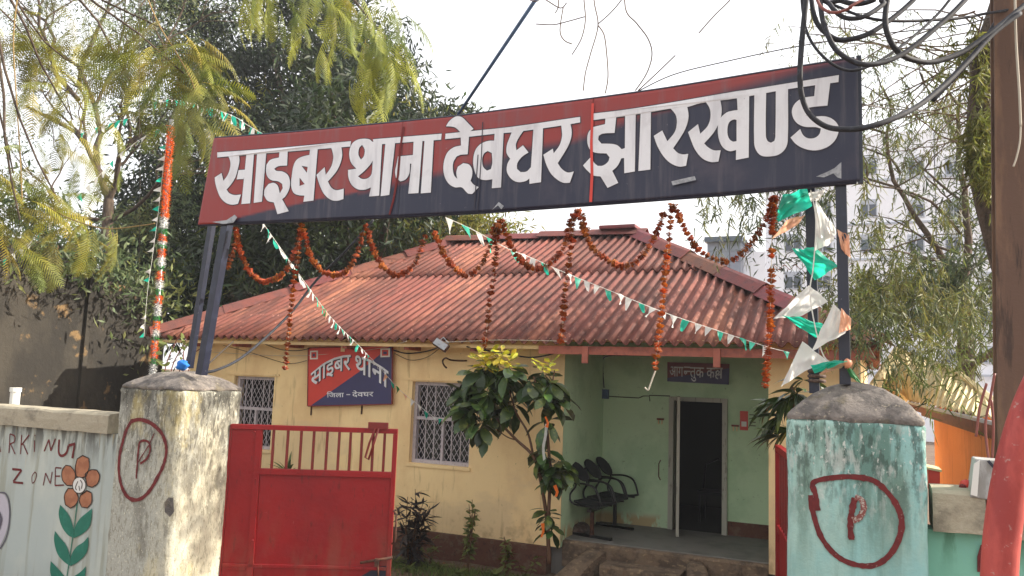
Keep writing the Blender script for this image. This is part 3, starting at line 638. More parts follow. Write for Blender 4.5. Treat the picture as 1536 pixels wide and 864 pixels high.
flat_poly('mural_face', cAp([(-60, 510), (0, 512), (20, 518), (32, 545), (38, 590), (34, 645), (20, 695), (0, 738), (-60, 740)]), mat('mural_pale_lilac', '#b4aeb6', .85), lw, wl, .004)
flat_poly('mural_patch', cAp([(-30, 585), (0, 590), (9, 620), (0, 665), (-30, 670)]), M['mural_grey'], lw, wl, .010)

rw = empty('boundary_wall', (1.5, 5.45, 0), 'teal boundary wall with a thick broken concrete coping right of the teal pillar', 'wall')
rough_wall(.265, 5, LWY, LWY+.2, -.1, 1.712, seed=3).build('wall_face', M['wall_r'], rw)
coping(.29, .555, LWY-.09, LWY+.3, 1.715, 1.95, 5).build('coping_block', M['concrete'], rw); coping(.562, 1.6, LWY-.085, LWY+.3, 1.715, 1.945, 7).build('coping_block', M['concrete'], rw); coping(1.61, 5, LWY-.085, LWY+.3, 1.715, 1.945, 8).build('coping_block', M['concrete'], rw)

# neighbour's tall dark wall on the left, seen under the trees
dw = empty('neighbour_wall', (-12, 11, 0), 'tall dark stained plaster wall with sun patches behind the left boundary wall', 'wall')
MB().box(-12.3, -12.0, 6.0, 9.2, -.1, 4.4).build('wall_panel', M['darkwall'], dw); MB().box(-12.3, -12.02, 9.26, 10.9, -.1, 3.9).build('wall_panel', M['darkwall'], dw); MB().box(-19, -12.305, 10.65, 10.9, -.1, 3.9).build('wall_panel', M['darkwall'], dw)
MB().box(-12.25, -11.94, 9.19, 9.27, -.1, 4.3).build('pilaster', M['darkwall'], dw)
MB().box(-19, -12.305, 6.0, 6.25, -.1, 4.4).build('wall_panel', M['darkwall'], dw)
pv = at(22, 600, 6.5); vp = empty('vent_pipe', (pv.x, 6.5, 1.2), 'short white plastic pipe end above the left boundary wall coping', 'pipe')
MB().tube([(pv.x, 6.5, 1.2), (pv.x, 6.5, pv.z+.12)], .055, 12).build('pipe', M['mural_white'], vp, smooth=False)
MB().tube([(pv.x, 6.5, pv.z+.10), (pv.x, 6.5, pv.z+.15)], .065, 12).build('collar', M['mural_white'], vp)

# ================================================================== OVERHEAD SIGN
SY = 5.40
sign = empty('gate_sign', (-2.83, SY, 3.8), 'long red and navy signboard with big white Devanagari letters above the gate', 'signboard')
TOPE = [(x, at(x, y, SY).z, at(x, y, SY).x) for x, y in ((315, 208), (450, 197), (600, 184), (690, 175), (800, 160), (887, 148), (1000, 132), (1140, 110), (1287, 88))]
BOTE = [(x, at(x, y, SY).z, at(x, y, SY).x) for x, y in ((292, 337), (450, 330), (600, 324), (720, 318), (887, 305), (1100, 289), (1290, 272))]
BND = [(at(x, y, SY).x, at(x, y, SY).z) for x, y in ((330, 338), (363, 324), (420, 311), (488, 296), (550, 287), (600, 274), (654, 260), (700, 251), (733, 244), (783, 224), (858, 211), (900, 196), (983, 167), (1050, 149), (1116, 131), (1182, 111), (1259, 89), (1300, 80))]
itp = lambda x, T: float(np.interp(x, [t[0] for t in T], [t[1] for t in T]))
TZ = [(t[2], t[1]) for t in TOPE]; BZ = [(t[2], t[1]) for t in BOTE]
XL, XR = -5.66, -.07; seams = [at(602, 250, SY).x, at(887, 250, SY).x]
def sign_y(x): return SY+.012*math.sin((x-XL)*1.9)
edges = [XL, seams[0], seams[1], XR]
for k in range(3):
    xa, xb = edges[k]+.0015, edges[k+1]-.0015; nx = int((xb-xa)/.02); nz = 42; vs = []; att = []
    for j in range(nz+1):
        for i in range(nx+1):
            x = xa+(xb-xa)*i/nx; t = j/nz; zb = itp(x, BZ); zt = itp(x, TZ); z = zb+(zt-zb)*t
            if k == 0: x += .11*t*max(0, 1-i/nx*6)
            vs.append((x, sign_y(x), z)); d = (itp(x, BND)-z)+.012*mnoise.noise(Vector((x*3, z*4, 0))); att.append(min(1, max(0, .5+d/(.018 if x < -3.9 else .07))))
    w = nx+1; fs = [(j*w+i, j*w+i+1, (j+1)*w+i+1, (j+1)*w+i) for j in range(nz) for i in range(nx)]
    o = np_mesh('sign_panel', vs, fs, M['signboard'], sign); me = o.data
    a_ = me.attributes.new('navy', 'FLOAT', 'POINT'); a_.data.foreach_set('value', att)
    md = o.modifiers.new('thickness', 'SOLIDIFY'); md.thickness = .02; md.offset = -1
# rolled edges
for T, dz in ((TZ, .006), (BZ, -.006)):
    pts = [(XL+.02+(XR-XL-.04)*i/40, sign_y(XL+(XR-XL)*i/40)+.012, itp(XL+(XR-XL)*i/40, T)+dz) for i in range(41)]
    if T is TZ: pts[0] = (XL+.12, pts[0][1], pts[0][2])
    MB().tube(pts, .011, 6).build('edge_frame', M['navy'], sign)
pts = [(XR+.004, SY+.01, itp(XR, BZ)-.015), (XR+.004, SY+.01, itp(XR, TZ)+.02)]; MB().bar(*pts, .03, .03).build('edge_frame', M['navy'], sign)
CR_ = {'A': (290, 160), 'B': (500, 150), 'C': (660, 130), 'D': (860, 110), 'E': (1050, 80)}
def G(c, pts): return crop(pts, *CR_[c], 4.546)
GL = [  # name, outer, holes : white painted letters of the board
 (G('A', [(163, 312), (600, 278), (1078, 236), (1072, 273), (600, 308), (163, 346)]), []),
 (G('A', [(232, 325), (308, 320), (312, 370), (302, 420), (285, 480), (255, 530), (225, 565), (245, 590), (280, 602), (322, 598), (302, 662), (262, 668), (220, 655), (185, 620), (165, 575), (150, 520), (146, 483), (192, 452), (205, 505), (235, 460), (250, 410), (250, 370)]), []),
 (G('A', [(306, 432), (356, 428), (340, 492), (293, 495)]), []),
 (G('A', [(360, 312), (411, 308), (384, 658), (325, 664)]), []),
 (G('A', [(432, 308), (495, 302), (464, 647), (408, 655)]), []),
 (G('A', [(585, 295), (641, 290), (636, 400), (575, 405), (548, 422), (562, 436), (605, 441), (642, 466), (656, 512), (650, 562), (626, 608), (602, 630), (648, 712), (570, 732), (545, 652), (502, 640), (478, 603), (483, 562), (510, 525), (545, 518), (572, 538), (586, 590), (606, 555), (602, 525), (575, 508), (530, 500), (503, 478), (492, 440), (495, 395), (520, 362), (580, 345)]), []),
 (G('A', [(795, 278), (848, 274), (818, 640), (748, 648), (755, 606), (712, 602), (680, 585), (664, 540), (668, 470), (682, 395), (705, 358), (745, 338), (790, 328)]), [G('A', [(735, 402), (778, 410), (772, 450)]), G('A', [(722, 483), (757, 527), (722, 540)])]),
 (G('A', [(935, 265), (1008, 260), (1017, 330), (1003, 390), (975, 445), (918, 510), (940, 550), (975, 570), (1028, 560), (1026, 630), (985, 642), (940, 636), (895, 600), (865, 545), (838, 465), (895, 412), (903, 465), (940, 410), (955, 350), (950, 310)]), []),
 (G('B', [(275, 270), (746, 234), (742, 275), (280, 308)]), []),
 (G('B', [(200, 266), (250, 270), (275, 288), (340, 285), (338, 300), (318, 655), (248, 660), (262, 598), (215, 614), (165, 608), (125, 575), (105, 525), (103, 478), (160, 470), (125, 430), (112, 385), (113, 345), (130, 300), (160, 276)]), [G('B', [(200, 308), (218, 340), (212, 385), (192, 408), (175, 375), (180, 330)]), G('B', [(273, 415), (266, 505), (240, 535), (200, 540), (172, 522), (215, 487), (255, 445)])]),
 (G('B', [(362, 290), (429, 285), (388, 650), (328, 658)]), []),
 (G('B', [(448, 388), (550, 379), (555, 280), (616, 275), (588, 638), (518, 642), (540, 438), (530, 437), (525, 505), (500, 545), (465, 558), (434, 535), (428, 490), (440, 430)]), []),
 (G('B', [(630, 270), (692, 265), (672, 635), (604, 640)]), []),
 (G('C', [(45, 325), (150, 314), (300, 298), (500, 275), (955, 205), (955, 243), (890, 255), (700, 285), (500, 313), (380, 324), (205, 345), (42, 362)]), []),
 (G('C', [(48, 275), (70, 240), (115, 208), (155, 212), (195, 250), (235, 292), (205, 312), (205, 340), (150, 343), (148, 320), (112, 284), (80, 276)]), []),
 (G('C', [(148, 335), (205, 335), (195, 465), (150, 468), (120, 480), (98, 520), (95, 570), (105, 610), (125, 632), (118, 590), (128, 550), (165, 525), (205, 535), (225, 570), (225, 610), (215, 645), (235, 670), (270, 688), (225, 735), (195, 730), (155, 690), (110, 690), (70, 668), (40, 620), (30, 560), (38, 500), (60, 450), (100, 418), (150, 405)]), []),
 (G('C', [(378, 315), (438, 310), (420, 690), (358, 695), (362, 634), (312, 640), (268, 626), (243, 582), (232, 512), (246, 440), (280, 396), (330, 374), (374, 371)]), [G('C', [(330, 442), (358, 455), (362, 520), (352, 565), (325, 575), (300, 550), (293, 500), (305, 460)])]),
 (G('C', [(497, 302), (578, 294), (540, 350), (521, 395), (524, 436), (568, 402), (606, 450), (560, 482), (530, 525), (528, 562), (552, 584), (592, 580), (622, 550), (640, 280), (704, 275), (690, 652), (612, 664), (612, 627), (585, 646), (530, 652), (487, 628), (460, 582), (463, 530), (482, 494), (458, 455), (460, 400), (478, 350)]), []),
 (G('C', [(825, 252), (888, 245), (898, 310), (888, 370), (860, 430), (803, 522), (830, 560), (870, 585), (912, 578), (885, 655), (840, 655), (795, 630), (755, 590), (725, 530), (706, 465), (770, 423), (776, 455), (815, 400), (832, 340), (830, 290)]), []),
 (G('D', [(133, 273), (300, 253), (450, 232), (700, 192), (900, 158), (1182, 112)])+G('E', [(250, 262), (600, 208), (948, 154), (945, 202), (600, 248), (250, 308), (0, 340)])+G('D', [(780, 228), (660, 240), (530, 262), (350, 290), (135, 318)]), []),
 (G('D', [(218, 295), (293, 280), (280, 405), (200, 410), (172, 425), (168, 452), (190, 478), (262, 480), (300, 490), (328, 516), (350, 508), (352, 278), (424, 270), (418, 668), (346, 680), (345, 576), (326, 578), (300, 630), (264, 664), (305, 746), (232, 780), (184, 702), (135, 695), (92, 660), (65, 628), (122, 565), (138, 605), (165, 630), (200, 628), (235, 602), (246, 572), (225, 545), (150, 540), (112, 518), (95, 470), (100, 408), (130, 366), (215, 345)]), []),
 (G('D', [(458, 262), (528, 252), (524, 655), (442, 665)]), []),
 (G('D', [(650, 228), (772, 205), (785, 290), (770, 360), (740, 420), (680, 510), (710, 540), (745, 552), (783, 548), (768, 630), (720, 635), (660, 610), (610, 560), (570, 490), (547, 425), (605, 388), (640, 462), (690, 400), (705, 340), (700, 290), (680, 258)]), []),
 (G('D', [(900, 190), (1000, 170), (1012, 250), (1000, 320), (960, 400), (892, 478), (920, 505), (960, 525), (1005, 525), (990, 602), (940, 605), (880, 580), (830, 520), (800, 450), (782, 400), (850, 345), (865, 412), (915, 360), (935, 300), (930, 240)]), []),
 (G('E', [(252, 290), (336, 275), (333, 712), (245, 728), (247, 660), (200, 668), (155, 640), (128, 580), (122, 510), (135, 450), (180, 405), (225, 392), (257, 388)]), [G('E', [(232, 452), (250, 455), (250, 600), (222, 602), (195, 575), (187, 520), (200, 470)])]),
 (G('E', [(372, 270), (452, 258), (450, 560), (462, 600), (485, 612), (508, 600), (515, 570), (518, 248), (601, 235), (600, 590), (585, 650), (540, 692), (480, 705), (420, 700), (385, 665), (370, 610)]), []),
 (G('E', [(788, 210), (890, 195), (870, 362), (790, 368), (745, 375), (722, 400), (728, 428), (758, 437), (850, 434), (908, 456), (946, 505), (940, 560), (912, 610), (860, 648), (790, 666), (715, 655), (655, 622), (618, 578), (684, 520), (705, 562), (740, 584), (785, 580), (815, 555), (825, 518), (790, 508), (715, 505), (665, 482), (636, 442), (628, 392), (650, 345), (700, 310), (780, 297)]), []),
]
for k, (outer, holes) in enumerate(GL):
    to2 = lambda pts: [(at(p[0], p[1], SY).x, at(p[0], p[1], SY).z) for p in pts]
    lo = [(v.x, v.y) for v in smooth_poly(to2(outer), 4)]; lh = [[(v.x, v.y) for v in smooth_poly(to2(h), 3, 50)] for h in holes]
    vs, fs = fill_mesh([lo]+lh)
    MB().add([(v[0], sign_y(v[0])-.0045-.0001*k, v[1]) for v in vs], fs).build('letter', M['white'], sign, recalc=False)
    # thin dark painted line round the letter: a loop ribbon
    mb = MB()
    for lp in [lo]+lh:
        q = [Vector((a, sign_y(a)-.0012-.0001*k, b)) for a, b in lp]; q = q+q[:2]; ribbon(mb, q, .0145)
    mb.build('letter_outline', M['outline'], sign, recalc=False)
# drips of red paint over the seams, sticking tape remains, wires hanging on the seam
for pts, w, mt in (([(605, 190), (600, 225), (597, 262), (590, 300), (584, 322)], .018, 'markred'), ([(889, 155), (887, 215), (888, 262), (886, 303)], .022, 'sign_red'), ([(724, 183), (722, 235), (718, 290), (716, 316)], .008, 'outline'), ([(717, 232), (713, 290), (711, 314)], .008, 'outline')):
    ribbon(MB(), [at(x, y, sign_y(at(x, y, SY).x)-.009) for x, y in pts], w, jit=.15).build('paint_drip' if w > .01 else 'hanging_wire', M[mt], sign, recalc=False)
for pts in ([(1224, 265), (1240, 258), (1252, 252), (1262, 243), (1262, 268), (1256, 266), (1250, 260), (1236, 266)], [(318, 333), (340, 330), (352, 322), (356, 326), (350, 334), (335, 336)], [(738, 315), (748, 303), (756, 309), (752, 314), (747, 308)], [(1007, 272), (1042, 264), (1044, 270), (1009, 278)]):
    vs = [at(x, y, SY-.014) for x, y in pts]; MB().add(vs, [tuple(range(len(vs)))]).build('tape_remnant', M['galv'], sign, recalc=False)
# posts: two at each end
def post(a, b, w): return MB().bar(a, b, w, w, up=(0, 1, 0)).build('post', M['navy'], sign, bevel=.004)
post(at(302, 562, 5.46), at(343, 325, 5.46), .075); post(at(284, 552, 5.85), at(320, 325, 5.85), .055)
post(at(1268, 577, 5.45), at(1261, 262, 5.45), .066); post(at(1222, 590, 5.85), at(1215, 270, 5.85), .066)
for z in (3.9, 4.45): MB().box(XL+.05, XR-.02, SY+.035, SY+.065, z, z+.03).build('cross_rail', M['navy'], sign)
rb = MB(); q = at(1225, 568, 5.85)
for k in range(5):
    z = 2.56+.032*k; rb.add([(q.x+.05*math.cos(a*.628), 5.85+.05*math.sin(a*.628), z+.012*math.sin(a*.6)) for a in range(10)], []) if False else rb.tube([(q.x+.05*math.cos(a*.698), 5.85+.05*math.sin(a*.698), z) for a in range(10)], .013, 6)
rb.build('rope_wrap', M['sack'], sign, smooth=True)
# stay rod
a = at(683, 178, 5.47); b = at(830, -40, 5.3); d = (b-a)
sr = empty('stay_rod', a, 'blue painted rod slanting up to the right from the top of the long signboard', 'rod')
MB().tube([a-d*.03, a+d*.5, a+d*1.6], [.011, .014, .018], 8).build('rod', M['bluerod'], sr, smooth=True)
MB().box(a.x-.03, a.x+.03, a.y-.02, a.y+.02, a.z-.05, a.z+.01).build('bracket', M['navy'], sr)

# ================================================================== GATE LEAVES
gd = (Vector((-4.1, 6.53, 0))-Vector((-5.49, 5.81, 0))).normalized(); gn = Vector((gd.y, -gd.x, 0)); G0 = Vector((-5.47, 5.82, 0))
gate = empty('gate_leaf', G0, 'red sheet metal gate leaf with top bars, swung open by the left pillar', 'gate')
GM = Matrix(((gd.x, gn.x, 0, G0.x), (gd.y, gn.y, 0, G0.y), (0, 0, 1, 0), (0, 0, 0, 1)))   # local (u along, v towards street, z)
def gp(px, py): p = onp(px, py, G0, gn); return ((p-G0).dot(gd), p.z)
def gbox(name, u0, u1, v0, v1, z0, z1, m='gate', parent=gate, bevel=.003): return MB().box(u0, u1, v0, v1, z0, z1, GM).build(name, M[m], parent, bevel=bevel)
uE = gp(596, 660)[0]; zT = gp(460, 640)[1]; zM = gp(500, 707)[1]; uB = gp(392, 680)[0]; uA = gp(340, 700)[0]
print('gate', uE, zT, zM, uA, uB)
gbox('hinge_stile', uA-.09, uA+.02, -.05, .0, .25, zT); gbox('side_sheet', uA+.022, uB-.062, -.012, -.006, .25, zT-.042)
gbox('stile', uB-.06, uB, -.03, .012, .25, zT-.042); gbox('end_stile', uE-.04, uE, -.025, .02, .25, zT-.042)
gbox('top_rail', uA+.021, uE, -.03, .02, zT-.04, zT+.005); gbox('middle_rail', uB+.001, uE-.042, -.02, .022, zM-.045, zM+.01)
gbox('sheet_panel', uB+.001, uE-.041, -.01, -.003, .72, zM-.046); gbox('bottom_rail', uA+.021, uE-.041, -.03, .014, .25, .3)
for k, px in enumerate((411.5, 433, 453, 472, 492, 510, 527, 544, 561, 578)):
    u = gp(px, 645)[0]; gbox('bar', u-.014, u+.010, -.008, .012, zM+.011, zT-.041, 'gatebar')
lz = gp(560, 845)[1]
gbox('lower_rail', uA+.03, uE-.042, -.008, .012, lz-.06, lz-.03)
MB().add([GM @ Vector(p) for p in ((uE-.36, -.002, .6), (uE-.045, -.002, .6), (uE-.045, -.002, lz-.02), (uE-.12, -.002, lz-.03))], [(0, 1, 2, 3)]).build('painted_corner', M['navy'], gate, recalc=False)
gbox('lower_panel', uB+.001, uE-.041, -.0095, -.0025, .301, .717)
tb = lambda name, pts, r, m='rusty', par=gate: MB().tube([GM @ Vector(p) for p in pts], r, 8).build(name, M[m], par, smooth=True)
ub, zb = gp(541, 843); ue, ze = gp(586, 835); tb('bolt_rod', [(ub, .03, zb), (ue+.02, .03, ze)], .012, 'rusty'); gbox('bolt_guide', ue-.14, ue-.10, .01, .05, zb-.03, zb+.04, 'rusty')
tb('bolt_handle', [(ue-.11, .04, zb), (ue-.10, .05, zb-.1), (ue-.09, .05, zb-.22)], .008, 'rusty')
tb('pull_handle', [(uE+.0, .02, 1.25), (uE+.03, .05, 1.22), (uE+.03, .05, .98), (uE+.0, .02, .95)], .009, 'rusty')
u1, z1 = gp(553, 640); u2, z2 = gp(583, 637)
gbox('latch_bar', u1, u2, .01, .05, z1-.02, z2+.02, 'gatebar')
tb('latch_hasp', [(u1+.07, .04, z1), (u1+.02, .05, z1-.15), (u1-.01, .05, z1-.28), (u1+.02, .05, z1-.3), (u1+.10, .045, z1-.01)], .010, 'gatebar')
for z in (gp(330, 705)[1], gp(330, 728)[1]): tb('hinge', [(uA-.15, -.03, z), (uA-.05, -.01, z)], .022, 'gatebar')
for z in (gp(330, 716)[1],): gbox('hinge_plate', uA-.17, uA-.11, -.04, .0, z-.08, z+.08, 'gatebar')
gbox('patch_plate', uA+.03, uB-.07, -.005, .004, .72, gp(355, 855)[1]); 
rv = [(.08, zT-.06), (.12, 1.5), (.14, 1.2), (.13, .95), (.5, zM-.02), (.8, zM-.02), (1.1, zM-.02)]
for u, z in rv: tb('rivet', [(u+uB-.15, .012, z), (u+uB-.15, .022, z)], .009, 'gate')
# right leaf, seen almost edge on
ra = Vector((-.49, 5.95, 0)); rbp = at(1168, 700, 7.3); rbp.z = 0; rd = (rbp-ra); Lr = rd.length; rd.normalize(); rn = Vector((-rd.y, rd.x, 0))
rg = empty('gate_leaf', ra, 'red gate leaf seen nearly edge on beside the teal pillar', 'gate')
RM = Matrix(((rd.x, rn.x, 0, ra.x), (rd.y, rn.y, 0, ra.y), (0, 0, 1, 0), (0, 0, 0, 1)))
def rbox(name, u0, u1, v0, v1, z0, z1, m='gate'): return MB().box(u0, u1, v0, v1, z0, z1, RM).build(name, M[m], rg, bevel=.003)
rz = at(1166, 668, 7.2).z
rbox('end_stile', Lr-.05, Lr, -.02, .03, .25, rz); rbox('top_rail', .02, Lr-.052, -.02, .03, rz-.05, rz); rbox('sheet_panel', .02, Lr-.052, -.005, .003, .3, 1.3); rbox('middle_rail', .02, Lr-.052, -.02, .02, 1.302, 1.36)
rbox('hinge_stile', -.02, .018, -.02, .03, .25, rz)
for k in range(9): rbox('bar', .15+k*Lr/10.5, .17+k*Lr/10.5, -.01, .01, 1.362, rz-.052, 'gatebar')
zt = at(1160, 834, 7.3).z
rbox('latch_tab', Lr+.002, Lr+.12, -.01, .0, zt-.05, zt+.04); rbox('painted_corner', .1, Lr-.06, -.006, -.0055, .3, .8, 'navy')
MB().tube([RM @ Vector((Lr+.07, -.014, zt)), RM @ Vector((Lr+.07, -.022, zt))], .02, 10).build('latch_bolt', M['galv'], rg)

# ================================================================== SIGNS ON THE BUILDING
def text_on(body, M4, name, m, parent, bold=0., warp=None):
    vs, fs = text_mesh(body, bold)
    x0 = min(v[0] for v in vs); x1 = max(v[0] for v in vs); z0 = min(v[1] for v in vs); z1 = max(v[1] for v in vs)
    out = []
    for v in vs:
        a, b = (v[0]-x0)/(x1-x0), (v[1]-z0)/(z1-z0)
        if warp: a, b = warp(a, b)
        out.append(M4(a, b))
    return MB().add(out, fs).build(name, m, parent, recalc=False)
bs = empty('wall_sign', (-7.2, 9.95, 2.4), 'red and purple tin sign with arched white Devanagari title beside the left window', 'sign')
SBY = 9.93; c = {k: at(*v, SBY) for k, v in dict(tl=(463, 522), tr=(588, 518), bl=(462, 609), br=(587, 606)).items()}
def bl(a, b, lift=0.): p = c['bl'].lerp(c['br'], a).lerp(c['tl'].lerp(c['tr'], a), b); return Vector((p.x, SBY-lift, p.z))
mb = MB(); mb.prism([bl(0, 0), bl(1, 0), bl(1, 1), bl(0, 1)], (0, .03, 0)); mb.build('board', M['sign_red'], bs)
dg = [(.02, 0), (1, 0), (1, .87), (.93, .90), (.80, .72), (.62, .53), (.5, .46)]
MB().add([bl(a, b, .002) for a, b in ((.03, .0), (1, .0), (1, 1), (.92, .93), (.84, .82), (.62, .56))], [(0, 1, 2, 3, 4, 5)]).build('purple_field', M['sign_navy'], bs, recalc=False)
# fix diagonal: purple runs from lower left corner up to the top right
for a, b, x, y in ((0, -.012, 1, .006), (0, .99, 1, 1.01)): MB().prism([bl(a, b, .006), bl(x, b, .006), bl(x, y, .006), bl(a, y, .006)], (0, .02, 0)).build('edge_strip', M['gatebar'], bs)
for a, x in ((-.01, .0), (1., 1.01)): MB().prism([bl(a, 0, .006), bl(x, 0, .006), bl(x, 1, .006), bl(a, 1, .006)], (0, .02, 0)).build('edge_strip', M['gatebar'], bs)
def arch(a0, a1):
    def w(a, b):
        X = a0+(a1-a0)*a; cx = (X-.5)
        base = .55-1.4*cx*cx; hgt = .31
        return X, base+b*hgt
    return w
for body, a0, a1 in (('साइबर', .035, .52), ('थाना', .575, .965)):
    w = arch(a0, a1)
    text_on(body, lambda a, b: bl(a+.012, b-.012, .004), 'title_shadow', M['outline'], bs, .018, w)
    text_on(body, lambda a, b: bl(a, b, .006), 'title', M['white'], bs, .012, w)
text_on('िजला', lambda a, b: bl(.235+.21*a, .135+.105*b, .006), 'district_word', M['white'], bs, .01)
text_on('देवघर', lambda a, b: bl(.545+.25*a, .13+.115*b, .006), 'district_word', M['white'], bs, .01)
MB().add([bl(a, b, .006) for a, b in ((.475, .170), (.52, .170), (.52, .185), (.475, .185))], [(0, 1, 2, 3)]).build('dash', M['white'], bs, recalc=False)
for a0, a1 in ((.02, .12), (.87, .98)):
    MB().add([bl(x, y, .005) for x, y in ((a0, .80), (a1, .80), (a1, .95), (a0, .95))], [(0, 1, 2, 3)]).build('emblem', M['mural_white'], bs, recalc=False)
    MB().add([bl(x, y, .007) for x, y in ((a0+.018, .825), (a1-.018, .825), (a1-.018, .925), (a0+.018, .925))], [(0, 1, 2, 3)]).build('emblem_field', M['sign_red'], bs, recalc=False)
    MB().add([bl(x, y, .009) for x, y in ((a0+.035, .85), (a1-.035, .85), (a1-.035, .895), (a0+.035, .895))], [(0, 1, 2, 3)]).build('emblem_mark', M['sign_navy'], bs, recalc=False)
p = bl(.43, .94); MB().box(p.x-.035, p.x+.035, SBY-.02, SBY-.012, p.z-.02, p.z+.16).build('hanging_strap', M['yellow'], bs)
for a in (.01, .63):
    p = bl(a, 0); MB().box(p.x-.01, p.x+.012, WY-.012, WY-.003, p.z-.14, p.z+.0).build('rust_strap', M['rusty'], bs)
ds = empty('door_sign', (-2.35, BY-.03, 2.6), 'small maroon and navy sign with thin Devanagari words above the verandah door', 'sign')
DSY = BY-.04; c2 = {k: at(*v, DSY) for k, v in dict(tl=(1001, 543), tr=(1094, 546), bl=(1001, 572), br=(1093, 577)).items()}
def b2(a, b, lift=0.): p = c2['bl'].lerp(c2['br'], a).lerp(c2['tl'].lerp(c2['tr'], a), b); return Vector((p.x, DSY-lift, p.z))
MB().prism([b2(0, 0), b2(1, 0), b2(1, 1), b2(0, 1)], (0, .025, 0)).build('board', mat('maroon_sign', '#6a1c24', .5), ds)
MB().add([b2(a, b, .002) for a, b in ((0, 0), (1, 0), (1, .8), (.6, .52), (0, .18))], [(0, 1, 2, 3, 4)]).build('navy_field', M['sign_navy'], ds, recalc=False)
text_on('आग', lambda a, b: b2(.04+.225*a, .28+.50*b, .004), 'words', M['white'], ds, .005)
text_on('तुक क', lambda a, b: b2(.375+.40*a, .06+.72*b, .004), 'words', M['white'], ds, .005)
for sk_ in ([(.275, .765), (.38, .765)], [(.275, .56), (.33, .56), (.385, .56)], [(.30, .56), (.285, .47), (.30, .42), (.32, .46), (.315, .55)],
            [(.775, .765), (.90, .765)], [(.875, .78), (.875, .28)], [(.875, .50), (.84, .44), (.80, .48), (.795, .58), (.82, .66), (.85, .60), (.83, .50), (.79, .40), (.80, .30), (.83, .26)]):
    ribbon(MB(), [b2(a, b, .004) for a, b in sk_], .018).build('words', M['white'], ds, recalc=False)
ps = empty('wall_poster', at(1117, 630, BY-.01), 'narrow red and white notice on the green wall right of the door', 'poster')
q0 = at(1110, 645, BY-.012); q1 = at(1122, 617, BY-.012)
MB().box(q0.x, q1.x, BY-.016, BY-.004, q0.z, q1.z).build('sheet', M['sign_red'], ps); q2 = at(1136, 617, BY)
MB().box(q1.x+.002, q2.x, BY-.014, BY-.004, q0.z+.02, q1.z).build('sheet', M['green'], ps)
for k in range(4): z = q1.z-.04-.05*k; MB().box(q1.x+.02, q2.x-.02, BY-.018, BY-.0145, z-.012, z).build('text_line', M['wire'], ps)
MB().box(q0.x+.02, q1.x-.02, BY-.019, BY-.0165, q0.z+.05, q0.z+.12).build('text_block', M['mural_white'], ps)
for k, (px, py) in enumerate(((991, 632), (1103, 642))):
    p = at(px, py, BY); s = empty('wall_switch', (p.x, BY, p.z), ['small brass hook plate left of the green verandah door', 'small brass hook plate between the door and the red notice'][k], 'hook')
    MB().box(p.x-.05, p.x+.05, BY-.03, BY-.003, p.z+.02, p.z+.045).build('plate', M['gutter'], s)
    for dx in (-.025, .025): MB().tube([(p.x+dx, BY-.02, p.z+.02), (p.x+dx, BY-.03, p.z-.04)], .009, 6).build('hook', M['yellow'], s)
# electrical box and conduits in the verandah
p = at(901, 585, BY-.1); eb = empty('meter_board', (-3.6, BY-.1, p.z), 'dark meter board with dangling cables in the upper verandah corner', 'meter board')
p = at(895, 596, BY-.08); MB().box(p.x-.06, p.x+.05, BY-.09, BY-.003, p.z-.12, p.z+.22).build('box', M['gutter'], eb, bevel=.004)
p2 = at(905, 590, BY-.08); MB().box(p2.x-.03, p2.x+.07, BY-.08, BY-.004, p2.z-.08, p2.z+.06).build('small_box', M['bluerod'], eb, bevel=.004)
for pts in ([(890, 580), (886, 555), (888, 535), (892, 530)], [(899, 580), (895, 550), (892, 532)], [(906, 582), (904, 550), (908, 535), (940, 533), (985, 534)], [(906, 586), (900, 578), (905, 560)]):
    MB().tube(spline([at(x, y, BY-.06) for x, y in pts], 5), .009, 5).build('cable', M['black'], eb)
for pts in ([(905, 594), (958, 597), (965, 594), (974, 594), (975, 602)], [(974, 593), (1005, 594)]): MB().tube([at(x, y, BY-.012) for x, y in pts], .007, 5).build('conduit', M['wire'], eb)

# bench of three joined chairs
fl = .45
A = Vector((-3.46, 10.42, fl)); B = Vector((-3.42, 11.32, fl)); ax = (B-A); Lb = ax.length; ax.normalize(); ay = Vector((ax.y, -ax.x, 0))     # ay: the way the chairs face
ay = Vector((.975, -.22, 0)); aw = Vector((.22, .975, 0))
bench = empty('waiting_bench', (A+B)/2, 'row of three joined black tube-framed chairs on the verandah', 'bench')
BM = lambda u, v, z: A+ax*u+ay*v+Vector((0, 0, z))
MB().bar(BM(-.12, 0, .36), BM(Lb+.25, 0, .36), .06, .04).build('beam', M['chair_frame'], bench)
for u in (0, Lb): MB().bar(BM(u, 0, 0), BM(u, 0, .36), .045, .045, up=(1, 0, 0)).build('leg', M['rusty'] if u == 0 else M['chair_frame'], bench); MB().bar(BM(u, -.3, .02), BM(u, .3, .02), .05, .035).build('foot', M['chair_frame'], bench)
